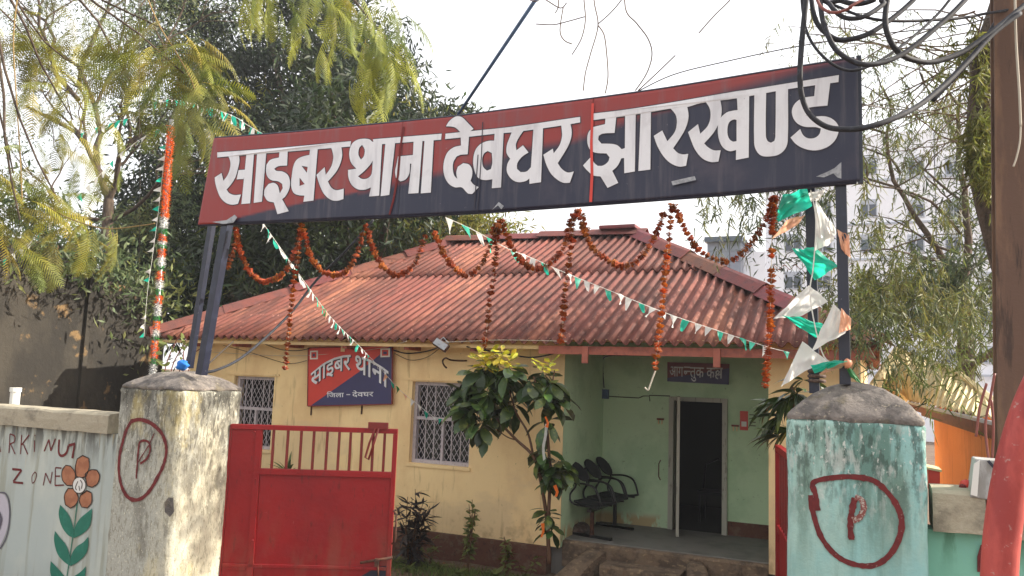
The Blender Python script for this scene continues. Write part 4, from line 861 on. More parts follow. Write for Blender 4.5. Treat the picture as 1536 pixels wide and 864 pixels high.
for k in range(3):
    u = .0+k*(Lb+.06)/2
    s = MB(); n = 8
    for j in range(n+1):
        v = -.2+.46*j/n; z = .42+.03*(abs(j-4)/4)**2
        s.v += [tuple(BM(u, v, z)-aw*.16), tuple(BM(u, v, z)+aw*.16)]
    s.f = [(2*j, 2*j+1, 2*j+3, 2*j+2) for j in range(n)]; o = s.build('seat', M['chair_mesh'], bench, recalc=False); md = o.modifiers.new('t', 'SOLIDIFY'); md.thickness = .03
    bk = MB(); c0 = BM(u, -.25, .84); pts = []
    for a in range(14):
        t = 2*math.pi*a/14; pts.append(c0+aw*(.14*math.cos(t))+Vector((0, 0, .125*math.sin(t)))-ay*(.10*math.sin(t))+ay*.02)
    bk.prism(pts, ay*.03); bk.build('backrest', M['chair_mesh'], bench, bevel=.006)
    for sx in (-1, 1):
        Q = lambda v, z, w=.2: BM(u, v, z)+aw*(sx*w*.85)
        MB().tube(spline([Q(-.24, .86, .19), Q(-.18, .68, .16), Q(-.25, .54), Q(-.18, .43), Q(.2, .42)], 5), .013, 6).build('side_frame', M['chair_frame'], bench, smooth=True)
        MB().tube(spline([Q(-.2, .70), Q(.02, .71, .23), Q(.17, .65, .23), Q(.25, .45, .22)], 5), .014, 6).build('armrest', M['chair_frame'], bench, smooth=True)
p = atz(864, 800, .45); sk = empty('sack', p, 'crumpled brown sack lying on the verandah floor under the chairs', 'sack')
mb = MB().ball(p+Vector((-.02, .1, .05)), .16, .24, .08, 14, 9, .13); mb.build('cloth', M['sack'], sk, smooth=True)
# things inside the room: a faint chair
p = atz(1068, 745, .45); p = Vector((-2.35, 13.2, .38)); ch = empty('chair', p, 'dim chair inside the dark room behind the open door', 'chair')
MB().box(p.x-.24, p.x+.24, p.y-.22, p.y+.22, .8, .85).build('seat', M['chair_mesh'], ch); MB().tube([p+Vector((-.22, .2, .45)), p+Vector((-.2, .24, .85)), p+Vector((0, .26, .95)), p+Vector((.2, .24, .85)), p+Vector((.22, .2, .45))], .02, 6).build('backrest', M['chair_frame'], ch)
for dx in (-.2, .2):
    for dy in (-.2, .2): MB().box(p.x+dx-.015, p.x+dx+.015, p.y+dy-.015, p.y+dy+.015, .38, .8).build('leg', M['chair_frame'], ch)

# flood light and hook under the eave
p = at(662, 517, 9.42); fl_ = empty('flood_light', p, 'small grey flood light hanging under the roof edge', 'lamp')
T = Matrix.Translation(p) @ Matrix.Rotation(.5, 4, 'Y') @ Matrix.Rotation(-.4, 4, 'X')
MB().box(-.11, .11, -.03, .03, -.06, .05, T).build('housing', M['rusty'], fl_, bevel=.008); MB().box(-.1, .1, -.035, -.0305, -.05, .04, T).build('lens', M['galv'], fl_)
MB().tube([p+Vector((-.05, 0, .04)), p+Vector((0, .05, .1)), p+Vector((.08, .05, .02))], .01, 6).build('bracket', M['galv'], fl_)
hk = empty('wall_hook', at(680, 556, WY), 'rusty curved iron hook on the yellow wall above the right window', 'hook')
MB().tube(spline([at(x, y, WY-.02-.1*(x < 672)) for x, y in ((700, 541), (690, 541), (676, 540), (669, 537), (664, 541), (666, 548), (670, 552))], 4), .012, 6).build('hook', M['rusty'], hk, smooth=True)
# wires along the wall
def wire(label, pts, r, m='black', cat='cable', n=6, group=None):
    P = spline([at(*p) for p in pts], n); o = MB().tube(P, r, 6).build('cable' if r > .004 else 'wire', M[m], None, smooth=True, origin=P[0]); tag(o, label, cat, group); return o
wire('black cable sagging across the yellow wall down to the left pillar top', [(560, 330, 8.4), (520, 375, 8.4), (475, 420, 8.4), (440, 465, 8.2), (400, 505, 7.8), (360, 538, 7.0), (325, 555, 6.2), (300, 559, 5.8)], .016)
wire('dark cable looping along the wall from behind the red tin sign to the flood light', [(590, 525, 9.9), (610, 530, 9.9), (640, 527, 9.9), (662, 519, 9.5)], .010)
wire('brown wire sagging below the roof edge right of the red tin sign', [(592, 530, 9.93), (615, 540, 9.93), (640, 536, 9.93), (660, 522, 9.6)], .005, 'wire')
wire('thin brown wire under the roof edge left of the red tin sign', [(395, 515, 9.9), (420, 524, 9.9), (445, 526, 9.9), (464, 523, 9.9)], .007, 'wire')
wire('pale thin wire running along the yellow wall behind the red tin sign', [(318, 528, 9.93), (400, 533, 9.93), (465, 533, 9.93), (560, 524, 9.89), (610, 512, 9.45)], .004, 'twine')
wire('dark cable under the eave behind the leafy croton bush', [(700, 520, 9.6), (760, 531, 9.7), (800, 536, 9.8), (840, 528, 9.6)], .011)
wire('dark cable slanting from the left signpost up to the roof edge', [(310, 548, 5.9), (330, 530, 7.5), (350, 512, 9.4)], .010, 'wire')
wire('thin wire crossing the yellow wall from the hanging garland to the window head', [(335, 518, 9.7), (380, 530, 9.93), (430, 545, 9.93), (460, 541, 9.93)], .005, 'wire')
wire('white thin cord along the roof edge over the croton bush', [(655, 514, 9.4), (700, 512, 9.4), (760, 510, 9.4), (850, 512, 9.4)], .004, 'twine')

# ================================================================== GARLANDS
def flower_mesh(seed, r=.033):
    rr = random.Random(seed); mb = MB()
    for k, (z, s) in enumerate(((-.011, .8), (-.002, 1.05), (.007, .85), (.013, .45))):
        n = 11; c = len(mb.v); mb.v.append((0, 0, z+.008)); rot = rr.random()*6
        for i in range(n):
            a = rot+2*math.pi*i/n; q = r*s*(1 if i % 2 else .74)*rr.uniform(.85, 1.12); mb.v.append((q*math.cos(a), q*math.sin(a), z+rr.uniform(-.005, .004)))
        mb.f += [(c, c+1+i, c+1+(i+1) % n) for i in range(n)]
    me = bpy.data.meshes.new('flower'); me.from_pydata(mb.v, [], mb.f); return me
FL = {}
for key in ('flower', 'flower2'):
    FL[key] = []
    for s in range(5): me = flower_mesh(s); me.materials.append(M[key]); FL[key].append(me)
def garland(label, pts, Y, step=.036, mk='flower', size=1., dens=None, name='marigold_garland', group='marigold garlands under the signboard'):
    P = [at(x, y, Y if len(r) == 0 else r[0]) for x, y, *r in pts]; sp = spline(P, 14); root = empty(name, sp[0], label, 'garland', group)
    MB().tube(sp[::4]+[sp[-1]], .0022, 4).build('string', M['twine'], root)
    acc = 0; last = -1; L = 0
    tot = sum((sp[i+1]-sp[i]).length for i in range(len(sp)-1))
    for i in range(len(sp)-1):
        seg = (sp[i+1]-sp[i]); d = seg.length
        while acc <= L+d:
            t = (acc-L)/max(d, 1e-6); p = sp[i]+seg*t; f = acc/tot
            keep = not (dens and any(a < f < b for a, b in dens))
            if keep:
                m = 'flower2' if mk == 'mix' and f > .22 else ('flower' if mk == 'mix' else mk)
                o = link_mesh('flower', random.choice(FL[m]), root, p-root.location+Vector((random.uniform(-.004, .004),)*3))
                dr = seg.normalized(); qt = dr.to_track_quat('Z', 'Y') @ Matrix.Rotation(random.random()*6, 3, 'Z').to_quaternion()
                o.rotation_mode = 'QUATERNION'; o.rotation_quaternion = qt @ Matrix.Rotation(random.uniform(-.45, .45), 3, 'X').to_quaternion(); o.scale = (size*random.uniform(.82, 1.15),)*3
            acc += step*random.uniform(.85, 1.15)
        L += d
    return root
GY = 5.47
garland('short marigold garland end falling beside the left signpost', [(356, 344), (352, 370), (345, 388), (341, 402)], GY+.1)
garland('marigold swag drooping next to the left signpost', [(354, 342), (361, 380), (378, 412), (400, 422), (425, 410), (441, 380), (452, 345)], GY)
garland('second marigold swag from the left signpost, right of the long left strand', [(456, 345), (466, 385), (488, 409), (513, 411), (530, 392), (547, 345)], GY)
garland('marigold swag under the red drip of the board, over the left roof hip', [(549, 338), (562, 380), (580, 405), (600, 412), (622, 395), (638, 352)], GY)
garland('marigold swag just left of the strand that ends over the croton bush', [(652, 350), (668, 385), (685, 405), (702, 413), (722, 397), (737, 365), (748, 338)], GY)
garland('marigold swag right of the strand over the croton bush, crossed by white pennants', [(757, 345), (768, 370), (780, 390), (802, 403), (825, 395), (847, 368), (861, 322)], GY)
garland('marigold swag in front of the right end of the roof ridge', [(867, 322), (884, 362), (905, 386), (935, 399), (960, 388), (984, 350), (998, 315)], GY)
garland('widest marigold swag, hanging before the grey tower beside the right post', [(1012, 310), (1028, 345), (1050, 376), (1080, 392), (1106, 386), (1132, 358), (1152, 325), (1161, 297)], GY)
garland('long hanging marigold strand nearest the left signpost, ending above the yellow wall', [(452, 338), (446, 390), (440, 430), (434, 490), (428, 553)], GY+.02, step=.042)
garland('long marigold strand hanging over the top of the croton bush', [(746, 338), (742, 400), (734, 455), (729, 505), (727, 520)], GY+.02, step=.045)
garland('long marigold strand hanging over the roof left of the verandah', [(863, 318), (856, 375), (848, 430), (844, 490), (841, 512)], GY+.02, step=.045)
garland('long marigold strand ending in a loose cord in front of the verandah', [(1008, 308), (1001, 380), (995, 440), (989, 500), (982, 556)], GY+.02, step=.042, mk='mix')
garland('thick bright marigold strand beside the right signpost', [(1161, 297), (1158, 350), (1157, 420), (1154, 500), (1148, 582)], GY+.02, step=.034, mk='mix', size=1.08, dens=[(.19, .27), (.33, .36)])
garland('tangled marigold bits under the middle of the board', [(738, 350), (745, 337), (752, 330), (757, 340), (746, 352), (742, 362)], GY+.04)
garland('tangled marigold bits on the cord above the ridge', [(852, 345), (858, 325), (866, 316), (873, 322), (880, 344)], GY+.05)
wire('loose pale cord with a hooked end below the marigold strand', [(983, 556, 5.5), (975, 578, 5.5), (972, 585, 5.5), (967, 581, 5.5)], .006, 'twine', 'cord')

# ================================================================== BUNTING
CR3 = {'w': M['fwhite'], 'g': M['fgreen'], 'o': M['forange'], 'G': M['fgreen2']}
def pennant(a, b, down, m, parent, sub=4, curl=.75):
    # triangular pennant with base a-b on the string and its tip along 'down'
    n = sub; vs = []; fs = []; nr = (b-a).cross(down).normalized(); L = down.length; w0 = random.uniform(-curl, curl)
    for j in range(n+1):
        t = j/n
        for i in range(n+1):
            s = i/n; base = a.lerp(b, s); tip = (a+b)/2+down; vs.append(base.lerp(tip, t)+nr*L*(.22*w0*math.sin(3*t+s*2)+.10*w0*math.sin(s*5+t)))
    for j in range(n):
        for i in range(n): k = j*(n+1)+i; fs.append((k, k+1, k+n+2, k+n+1))
    return MB().add(vs, fs).build('pennant', m, parent, smooth=True, recalc=False)
def bunting(label, pts, cols, size=.1, gap=.115, tip=(0, 0, -1), name='bunting_string', n=8, skip=.06, group='pennant strings', start=0):
    sp = spline([at(*p) for p in pts], n); root = empty(name, sp[0], label, 'bunting', group)
    MB().tube(sp, .0035, 4).build('string', M['fwhite'], root)
    L = 0; acc = start; k = 0
    for i in range(len(sp)-1):
        seg = sp[i+1]-sp[i]; d = seg.length; dr = seg.normalized()
        while acc+size*.8 <= L+d+size:
            if acc > L+d: break
            p = sp[i]+dr*(acc-L); c = cols[k % len(cols)]; k += 1
            if c != '-' and random.random() >= skip:
                dn = (Vector(tip)+Vector((random.uniform(-.5, .5), random.uniform(-.5, .5), random.uniform(-.1, .3)))).normalized()*size*random.uniform(.9, 1.25)
                pennant(p, p+dr*size*random.uniform(.75, .95), dn, CR3[c], root)
            acc += gap*random.uniform(.85, 1.2)
        L += d
    return root
bunting('string of small white and teal pennants falling from the board to the red tin sign', [(394, 334, 5.5), (425, 378, 6.1), (462, 430, 6.9), (500, 480, 7.9), (540, 520, 9.0), (570, 552, 9.6), (600, 585, 9.8), (625, 605, 9.86), (650, 625, 9.88), (668, 628, 9.88)], 'wgwgwwgwwgwwgwwgogGow', .085, .12)
bunting('string of white and teal pennants crossing the roof towards the right signpost', [(668, 326, 5.5), (710, 345, 5.8), (760, 372, 6.2), (800, 388, 6.6), (850, 410, 7.0), (920, 438, 7.6), (1000, 470, 8.2), (1080, 497, 8.7), (1150, 520, 9.1), (1182, 528, 9.3)], 'wgwgwgwwgwwgwwgwwgwwwgwwgwggwwgww', .105, .15)
bunting('pennant string strung through the upper left branches to the flagpole top', [(-20, 402, 7.0), (20, 380, 7.0), (60, 350, 7.1), (110, 300, 7.3), (150, 262, 7.4), (175, 235, 7.6), (225, 200, 7.8), (258, 190, 7.95)], 'wwgwwwgw', .1, .17)
bunting('faded pennant string in the leaves left of the flagpole', [(120, 200, 7.8), (165, 185, 7.8), (200, 175, 7.8), (240, 150, 7.9), (290, 155, 7.5), (345, 172, 6.6), (372, 188, 6.0), (400, 204, 5.6)], 'gwgwgggww', .1, .15)
bunting('column of small pennants fluttering left of the tinsel flagpole', [(252, 200, 7.95), (244, 260, 7.95), (236, 330, 7.95), (228, 390, 7.95), (221, 440, 7.95), (216, 505, 7.95)], 'wgwwgwwgwgwww', .09, .14, tip=(-1, -.2, -.4), skip=.25)
# big cloth flags on the right posts
ff = empty('flag_cluster', at(1225, 290, 5.7), 'cluster of large torn teal, white and peach plastic flags around the right signposts', 'flags')
def cloth(poly, Y, m, tilt=.1, seed=1, n=18):
    # quad patch (4 corners given in order) with folds
    c = [at(x, y, Y+dy) for (x, y), dy in zip(poly, (0, tilt, -tilt*.5, tilt*.3))]; vs = []; L = (c[0]-c[2]).length
    for j in range(n+1):
        for i in range(n+1):
            s, t = i/n, j/n; p = c[0].lerp(c[1], s).lerp(c[3].lerp(c[2], s), t)
            w = .05*L*math.sin(s*7+seed)+.04*L*math.sin(t*9+s*4+seed*2)+.035*L*math.sin(s*15-t*8+seed*3)*mnoise.noise(Vector((s*2, t*2, seed)))*3; q = Vector((s*3+seed, t*3, seed))
            p = p+Vector((.03*L*mnoise.noise(q)*math.sin(3.1*t), w*1.6, .05*L*mnoise.noise(q+Vector((5, 0, 0)))*math.sin(3.1*s))); vs.append(p)
    fs = [(j*(n+1)+i, j*(n+1)+i+1, (j+1)*(n+1)+i+1, (j+1)*(n+1)+i) for j in range(n) for i in range(n)]
    return MB().add(vs, fs).build('flag', m, ff, smooth=True, recalc=False)
cloth([(1210, 281), (1218, 308), (1162, 334), (1174, 292)], 5.62, M['fgreen'], seed=1)
cloth([(1180, 330), (1208, 322), (1196, 338), (1158, 358)], 5.62, M['forange'], .05, 2)
cloth([(1212, 290), (1240, 283), (1228, 300), (1214, 304)], 5.7, M['fwhite'], .05, 3)
cloth([(1224, 300), (1256, 348), (1250, 362), (1222, 378)], 5.66, M['fwhite'], .12, 4)
cloth([(1256, 345), (1274, 352), (1276, 388), (1262, 374)], 5.38, M['forange'], .05, 5)
cloth([(1188, 373), (1222, 371), (1258, 400), (1222, 420)], 5.62, M['fgreen'], .12, 6)
cloth([(1213, 427), (1242, 452), (1200, 474), (1160, 478)], 5.66, M['fwhite'], .12, 7)
cloth([(1172, 472), (1232, 484), (1252, 500), (1222, 506)], 5.60, M['fgreen'], .06, 8)
cloth([(1250, 455), (1276, 482), (1268, 500), (1216, 528)], 5.34, M['fwhite'], .12, 9)
cloth([(1262, 462), (1277, 478), (1276, 494), (1258, 500)], 5.33, M['forange'], .05, 10)
cloth([(1204, 512), (1242, 542), (1208, 556), (1172, 580)], 5.5, M['fwhite'], .12, 11)
cloth([(1216, 548), (1252, 540), (1272, 542), (1222, 560)], 5.36, M['fgreen'], .06, 12)
cloth([(1244, 548), (1272, 543), (1262, 552), (1228, 562)], 5.38, M['forange'], .05, 13)
cloth([(1266, 545), (1280, 556), (1293, 576), (1276, 566)], 5.36, M['fgreen2'], .05, 14)
MB().ball(at(1271, 545, 5.36), .025, .025, .03, 8, 6, .2).build('knot', M['forange'], ff, smooth=True)
MB().tube(spline([at(x, y, 5.45) for x, y in ((1216, 285), (1224, 330), (1220, 400), (1215, 440), (1225, 500), (1240, 540), (1270, 545))], 5), .004, 4).build('string', M['fwhite'], ff)

# ================================================================== FLAGPOLE WRAPPED IN TINSEL
fa = at(226, 600, 7.95); fb = at(257, 190, 7.95); fpole = empty('flagpole', (fa.x, fa.y, 0), 'flagpole wrapped in orange, white and green tinsel behind the left pillar', 'flagpole')
d = (fb-fa).normalized(); foot = fa-d*(fa.z/d.z)
MB().tube([foot, fb+d*.1], .03, 8).build('pole', M['galv'], fpole, smooth=True)
def tinsel(a, b, m, r=.066):
    n = int((b-a).length/.0035); vs = []; fs = []; ax_ = (b-a).normalized(); s1 = ax_.orthogonal().normalized(); s2 = ax_.cross(s1)
    for k in range(n):
        p = a.lerp(b, k/n)
        for q in range(4):
            an = random.random()*6.28; dr = s1*math.cos(an)+s2*math.sin(an); tn = s2*math.cos(an)-s1*math.sin(an); rr = r*random.uniform(.8, 1.25); o = len(vs)
            w = random.uniform(.008, .014); l = random.uniform(-.02, .02)
            vs += [p+dr*.03-tn*w, p+dr*.03+tn*w, p+dr*rr+tn*w*.6+ax_*l]; fs.append((o, o+1, o+2))
    return MB().add(vs, fs).build('tinsel_band', m, fpole, recalc=False)
bands = [(190, 330, 'tin_orange'), (330, 347, 'tin_white'), (347, 356, 'tin_green'), (356, 366, 'tin_orange'), (366, 372, 'tin_white'), (372, 378, 'tin_green'), (378, 390, 'tin_orange'), (390, 404, 'tin_white'), (404, 411, 'tin_green'), (411, 424, 'tin_orange'), (424, 438, 'tin_white'), (438, 447, 'tin_green'), (447, 460, 'tin_orange'), (460, 478, 'tin_white'), (478, 485, 'tin_green'), (485, 498, 'tin_orange'), (498, 508, 'tin_white'), (508, 513, 'tin_green'), (513, 540, 'tin_orange'), (540, 548, 'tin_green'), (548, 572, 'tin_white')]
on_pole = lambda y: fb.lerp(fa, (y-190)/410.)
for y0, y1, m in bands: tinsel(on_pole(y0), on_pole(y1), M[m])

# ================================================================== ELECTRIC POLE, CABLES, METER BOX, RED PIPE
ex = at(1493, 400, 5.9).x; pole = empty('electric_pole', (ex+.13, 5.98, 0), 'tall rust brown steel electric pole at the right edge with cables tied to it', 'pole')
MB().box(ex, ex+.26, 5.9, 5.925, -.1, 8).build('flange', M['pole'], pole, bevel=.004); MB().box(ex, ex+.26, 6.08, 6.105, -.1, 8).build('flange', M['pole'], pole, bevel=.004)
MB().box(ex+.12, ex+.14, 5.926, 6.079, -.1, 8).build('web', M['pole'], pole)
cY = 4.95
def cable(label, pts, r=.014, m='black', Y=cY, group='thick cables coiled on the pole'):
    pts = ([(1400, -330), ((pts[0][0]+40), -150)] if pts[0][1] < 0 else [])+pts+([(1520, -120), (1515, -330)] if pts[-1][1] < 0 else [])
    P = spline([at(x, y, Y+.8*max(0, (x-1310)/230)+.03*math.sin(k)) for k, (x, y) in enumerate(pts)], 7); o = MB().tube(P, r, 8).build('cable', M[m], None, smooth=True, origin=P[0]); tag(o, label, 'cable', group)
cable('black cable in the lowest and widest loop, crossing the last letter of the board', [(1214, -60), (1209, 0), (1203, 60), (1200, 110), (1203, 145), (1215, 172), (1240, 190), (1270, 194), (1300, 191), (1340, 178), (1380, 157), (1420, 124), (1455, 88), (1490, 50), (1530, 20)], .017)
cable('black cable whose loop bottoms at the top right corner of the board', [(1232, -40), (1231, 10), (1238, 42), (1252, 72), (1275, 90), (1300, 97), (1330, 92), (1360, 77), (1400, 45), (1440, 8), (1470, -30)], .0155, Y=4.9)
cable('black cable in the small upper loop nearest the sky', [(1219, -40), (1218, 5), (1226, 35), (1245, 54), (1265, 60), (1300, 52), (1335, 30), (1370, 0), (1400, -35)], .0155, Y=5.0)
cable('black cable looping lowest on the right, close to the pole', [(1340, -40), (1331, 0), (1328, 35), (1336, 62), (1350, 80), (1370, 90), (1400, 93), (1440, 80), (1475, 57), (1500, 38), (1540, 5)], .017, Y=5.0)
cable('short black cable loop at the top edge above the others', [(1236, -20), (1246, 8), (1262, 24), (1280, 28), (1300, 23), (1325, 6), (1340, -15)], .014, Y=4.9)
cable('black cable cut by the top edge, flattest of the coil', [(1238, -10), (1262, 1), (1285, 6), (1310, 0), (1330, -14)], .0155, Y=5.05)
cable('faded red cable among the black ones at the top of the coil', [(1222, -30), (1226, 0), (1236, 14), (1252, 19), (1275, 12), (1300, -4)], .009, 'redcable', Y=4.85)
cable('second black cable tied closely behind the one nearest the pole', [(1400, 150), (1430, 118), (1462, 82), (1490, 40), (1505, 10), (1520, -30)], .016, Y=5.3)
cable('thin black cable drooping inside the widest loop', [(1206, -40), (1206, 30), (1222, 70), (1255, 100), (1290, 104), (1340, 78), (1400, 28), (1440, -20)], .009, Y=5.1)
cable('thin black cable leaving the coil straight towards the pole top', [(1222, -20), (1262, 12), (1320, 30), (1400, 30), (1470, 22), (1540, -5)], .009, Y=5.2)
_t1 = at(1491, 40, 5.9); _t2 = at(1497, 700, 5.9); pole.rotation_euler.y = math.atan2(_t1.x-_t2.x, _t1.z-_t2.z); pole.location.x += _t2.x-(pole.location.x-.13)-math.tan(pole.rotation_euler.y)*_t2.z
w1 = lambda lab, pts, r=.004, m='wire', n=6: wire(lab, pts, r, m, 'wire', n)
w1('thin wire crossing the sky from behind the board to the pole', [(955, 138, 7), (1010, 112, 7), (1090, 92, 7), (1205, 68, 7), (1330, 50, 7), (1440, 38, 7), (1500, 20, 6)], .005)
w1('thin dark wire hanging straight down at the upper left', [(209, -10, 5), (209, 150, 5), (210, 300, 5), (208, 420, 5)], .002)
w1('tan wire hanging down the face of the electric pole', [(1522, -20, 5.8), (1524, 60, 5.8), (1529, 140, 5.8), (1531, 190, 5.8)], .008, 'twine')
w1('pale frayed cord end curling off the electric pole', [(1531, 175, 5.8), (1530, 210, 5.8), (1525, 235, 5.8), (1520, 250, 5.8)], .006, 'twine')
w1('short wire from the board corner towards the tree trunk', [(1287, 155, 5.4), (1330, 162, 6.5), (1400, 168, 8)], .005)
for k, pts in enumerate(([(1492, 560, 5.5), (1485, 600, 5.5), (1478, 640, 5.5), (1483, 690, 5.5)], [(1487, 600, 5.55), (1490, 640, 5.55), (1488, 690, 5.55)], [(1480, 575, 5.5), (1470, 610, 5.5), (1464, 655, 5.5)])):
    w1(['rusty wire dropping to the meter box', 'second wire entering the top of the meter box', 'loose wire end hanging left above the meter box'][k], pts, .008, 'redcable')
bxp = [at(x, y, 5.30) for x, y in ((1463, 688), (1505, 692), (1500, 752), (1455, 746))]
mbx = empty('meter_box', bxp[3], 'grey metal meter box on the broken coping beside the electric pole', 'box')
MB().prism(bxp, (0, .2, 0)).build('case', M['meterbox'], mbx, bevel=.008)
vsx = [at(x, y, 5.285) for x, y in ((1480, 692), (1484, 690), (1507, 716), (1505, 720))]; MB().add(vsx, [(0, 1, 2, 3)]).build('strap', M['navy'], mbx, recalc=False)
MB().prism([at(x, y, 5.29) for x, y in ((1461, 696), (1470, 690), (1466, 745), (1456, 742))], (0, .01, 0)).build('hinge_flap', M['mural_white'], mbx)
P = spline([at(x, y, 3.3) for x, y in ((1498, 1000), (1499, 864), (1506, 780), (1520, 700), (1545, 615), (1580, 540))], 8)
rp = MB().tube(P, .058, 16).build('bent_pipe', M['redpipe'], None, smooth=True, origin=P[0]); tag(rp, 'red flaking bent pipe leaning in front of the right boundary wall', 'pipe')
p = at(1468, 835, LWY-.03); rt = empty('cloth_strip', p, 'small dark red cloth strip hanging on the teal wall near the red pipe', 'cloth')
MB().prism([at(x, y, LWY-.02) for x, y in ((1466, 858), (1476, 858), (1481, 828), (1476, 816), (1471, 818), (1466, 835))], (0, .012, 0)).build('strip', M['markred'], rt, bevel=.003)
p = [at(x, y, 6.2) for x, y in ((1393, 704), (1410, 708), (1410, 735), (1393, 735))]; rbx = empty('red_box', p[3], 'small red box behind the right boundary wall next to the teal pillar', 'box')
MB().prism(p, (0, .25, 0)).build('case', M['sign_red'], rbx, bevel=.004)
MB().prism([p[0]+Vector((-.01, -.01, 0)), p[1]+Vector((.01, -.01, 0)), p[1]+Vector((.01, -.01, .015)), p[0]+Vector((-.01, -.01, .015))], (0, .27, 0)).build('lid', M['creamroof'], rbx)
p = at(1447, 728, 5.5); rk = empty('red_pot', p, 'small red rounded pot rim on the right coping left of the meter box', 'pot')
MB().ball(at(1449, 727, 5.48), .035, .035, .03, 10, 7, .05).build('body', M['sign_red'], rk, smooth=True); MB().ball(at(1444, 731, 5.45), .02, .02, .02, 8, 6, .1).build('knob', M['markred'], rk, smooth=True)

# ================================================================== SHED, HIGH RISE
sA = at(1370, 607, 12.5); sB = at(1512, 643, 6.9); shed = empty('orange_shed', (sB.x, sB.y, 0), 'orange walled shed with a cream sheet roof and brown gutter behind the right wall', 'shed')
zg = (sA.z, sB.z); dd = Vector((sA.x-sB.x, sA.y-sB.y, 0)); nn = Vector((dd.y, -dd.x, 0)).normalized()
if nn.x < 0: nn = -nn
def sp3(t, out, z): p = Vector((sB.x, sB.y, 0))+dd*t+nn*out; return Vector((p.x, p.y, z))
zz = lambda t: zg[1]+(zg[0]-zg[1])*t
MB().add([sp3(-.25, .25, -.1), sp3(1.0, .25, -.1), sp3(1.0, .25, zz(1.)-.02), sp3(-.25, .25, zz(-.25)-.02), sp3(-.25, 3, -.1), sp3(1.0, 3, -.1), sp3(1., 3, zz(1)), sp3(-.25, 3, zz(-.25))], [(0, 1, 2, 3), (1, 5, 6, 2), (4, 0, 3, 7), (5, 4, 7, 6)]).build('wall', M['orange'], shed)
MB().bar(sp3(-.25, 0, zz(-.25)-.03), sp3(1.05, 0, zz(1.05)-.03), .1, .07).build('gutter', M['gutter'], shed); MB().bar(sp3(-.25, -.03, zz(-.25)+.02), sp3(1.05, -.03, zz(1.05)+.02), .03, .03).build('flashing', M['gutterlip'], shed)
MB().bar(sp3(-.25, .12, zz(-.25)-.12), sp3(1.0, .12, zz(1.)-.12), .05, .05).build('rail', M['gutter'], shed)
# cream roof: faceted sheet rising away from the gutter
RP = [(1290, 610, 11.5), (1345, 527, 13), (1400, 548, 13), (1440, 566, 12), (1470, 590, 10.5), (1512, 628, 8.2)]
mb = MB(); low = [sp3(1.35, .0, zz(1.35)+.05), sp3(1.0, .0, zz(1)+.04), sp3(.75, .0, zz(.75)+.04), sp3(.5, 0, zz(.5)+.04), sp3(.25, 0, zz(.25)+.04), sp3(-.25, 0, zz(-.25)+.04)]
hi = [at(*p) for p in RP]; n = 40
for i in range(n+1):
    t = i/n*5; k = min(4, int(t)); f = t-k; a = low[k].lerp(low[k+1], f); b = hi[k].lerp(hi[k+1], f); w = .02*math.cos(i*math.pi)
    mb.v += [tuple(a+Vector((0, 0, w))), tuple(a.lerp(b, .5)+Vector((0, 0, w))), tuple(b+Vector((0, 0, w)))]
for i in range(n):
    for j in range(2): mb.f.append((3*i+j, 3*i+j+1, 3*i+j+4, 3*i+j+3))
o = mb.build('roof_sheet', M['creamroof'], shed, recalc=False); md = o.modifiers.new('t', 'SOLIDIFY'); md.thickness = .02
MB().tube([p+Vector((0, 0, .03)) for p in hi], .05, 6).build('ridge', M['creamroof'], shed)
hr = empty('high_rise', (8, 48, 0), 'white multi storey block with small windows far behind the tree on the right', 'building')
HRY = 48.
def hb(name, px0, px1, pyt, Y, depth, m, pyb=None):
    a = at(px0, pyt, Y); b = at(px1, pyt, Y); return MB().box(a.x, b.x, Y, Y+depth, 0 if pyb is None else at(px0, pyb, Y).z, a.z).build(name, M[m], hr)
hb('tower_block', 1112, 1148, 378, HRY, 12, 'hirise'); hb('tower_block', 1148.3, 1262, 282, HRY+.3, 12, 'hirise'); hb('tower_block', 1262.3, 1400, 205, HRY-.2, 14, 'hirise'); hb('tower_block', 1400.3, 1600, 150, HRY, 16, 'hirise')
hb('stair_head', 1060, 1111.7, 410, HRY-1, 8, 'hirise'); 
for i in range(3):
    for j in range(3):
        a = at(1061+17*i, 361+16*j, HRY-1.1); b = at(1061+17*i+16, 361+16*j+15, HRY-1.1); MB().box(a.x, b.x, HRY-1.1, HRY+6, b.z, a.z).build('cladding_panel', M['cladding'], hr)
a = at(1057, 356, HRY-1.4); b = at(1114, 361, HRY-1.4); MB().box(a.x, b.x, HRY-1.5, HRY+6, b.z, a.z).build('parapet_slab', M['higlass'], hr)
a = at(1062, 416, HRY-1.05); b = at(1110, 440, HRY-1.05); MB().box(a.x, b.x, HRY-1.05, HRY-1.002, b.z, a.z).build('dark_opening', M['glassdark'], hr)
for py in (236, 300, 352, 408, 462, 520):
    for px in (1190, 1234, 1303, 1374, 1430, 1482):
        if (px < 1262 and py < 290) : continue
        Yf = HRY+(.3 if px < 1262 else (-.2 if px < 1400 else 0)); a = at(px-13, py, Yf); b = at(px+13, py+26, Yf)
        f = MB().box(a.x, b.x, Yf-.06, Yf-.003, b.z, a.z).build('window', M['hiframe'], hr)
        for s in (0, 1):
            xa = a.x+.06+(b.x-a.x-.04)*s*.5; MB().box(xa, xa+(b.x-a.x)*.5-.1, Yf-.075, Yf-.062, b.z+.08, a.z-.3).build('pane', M['higlass'], f)
    a = at(1262, py+38, HRY-.2); b = at(1600, py+38, HRY); MB().box(a.x, b.x, HRY-.26, HRY-.201, a.z-.06, a.z+.06).build('string_course', M['hiframe'], hr)

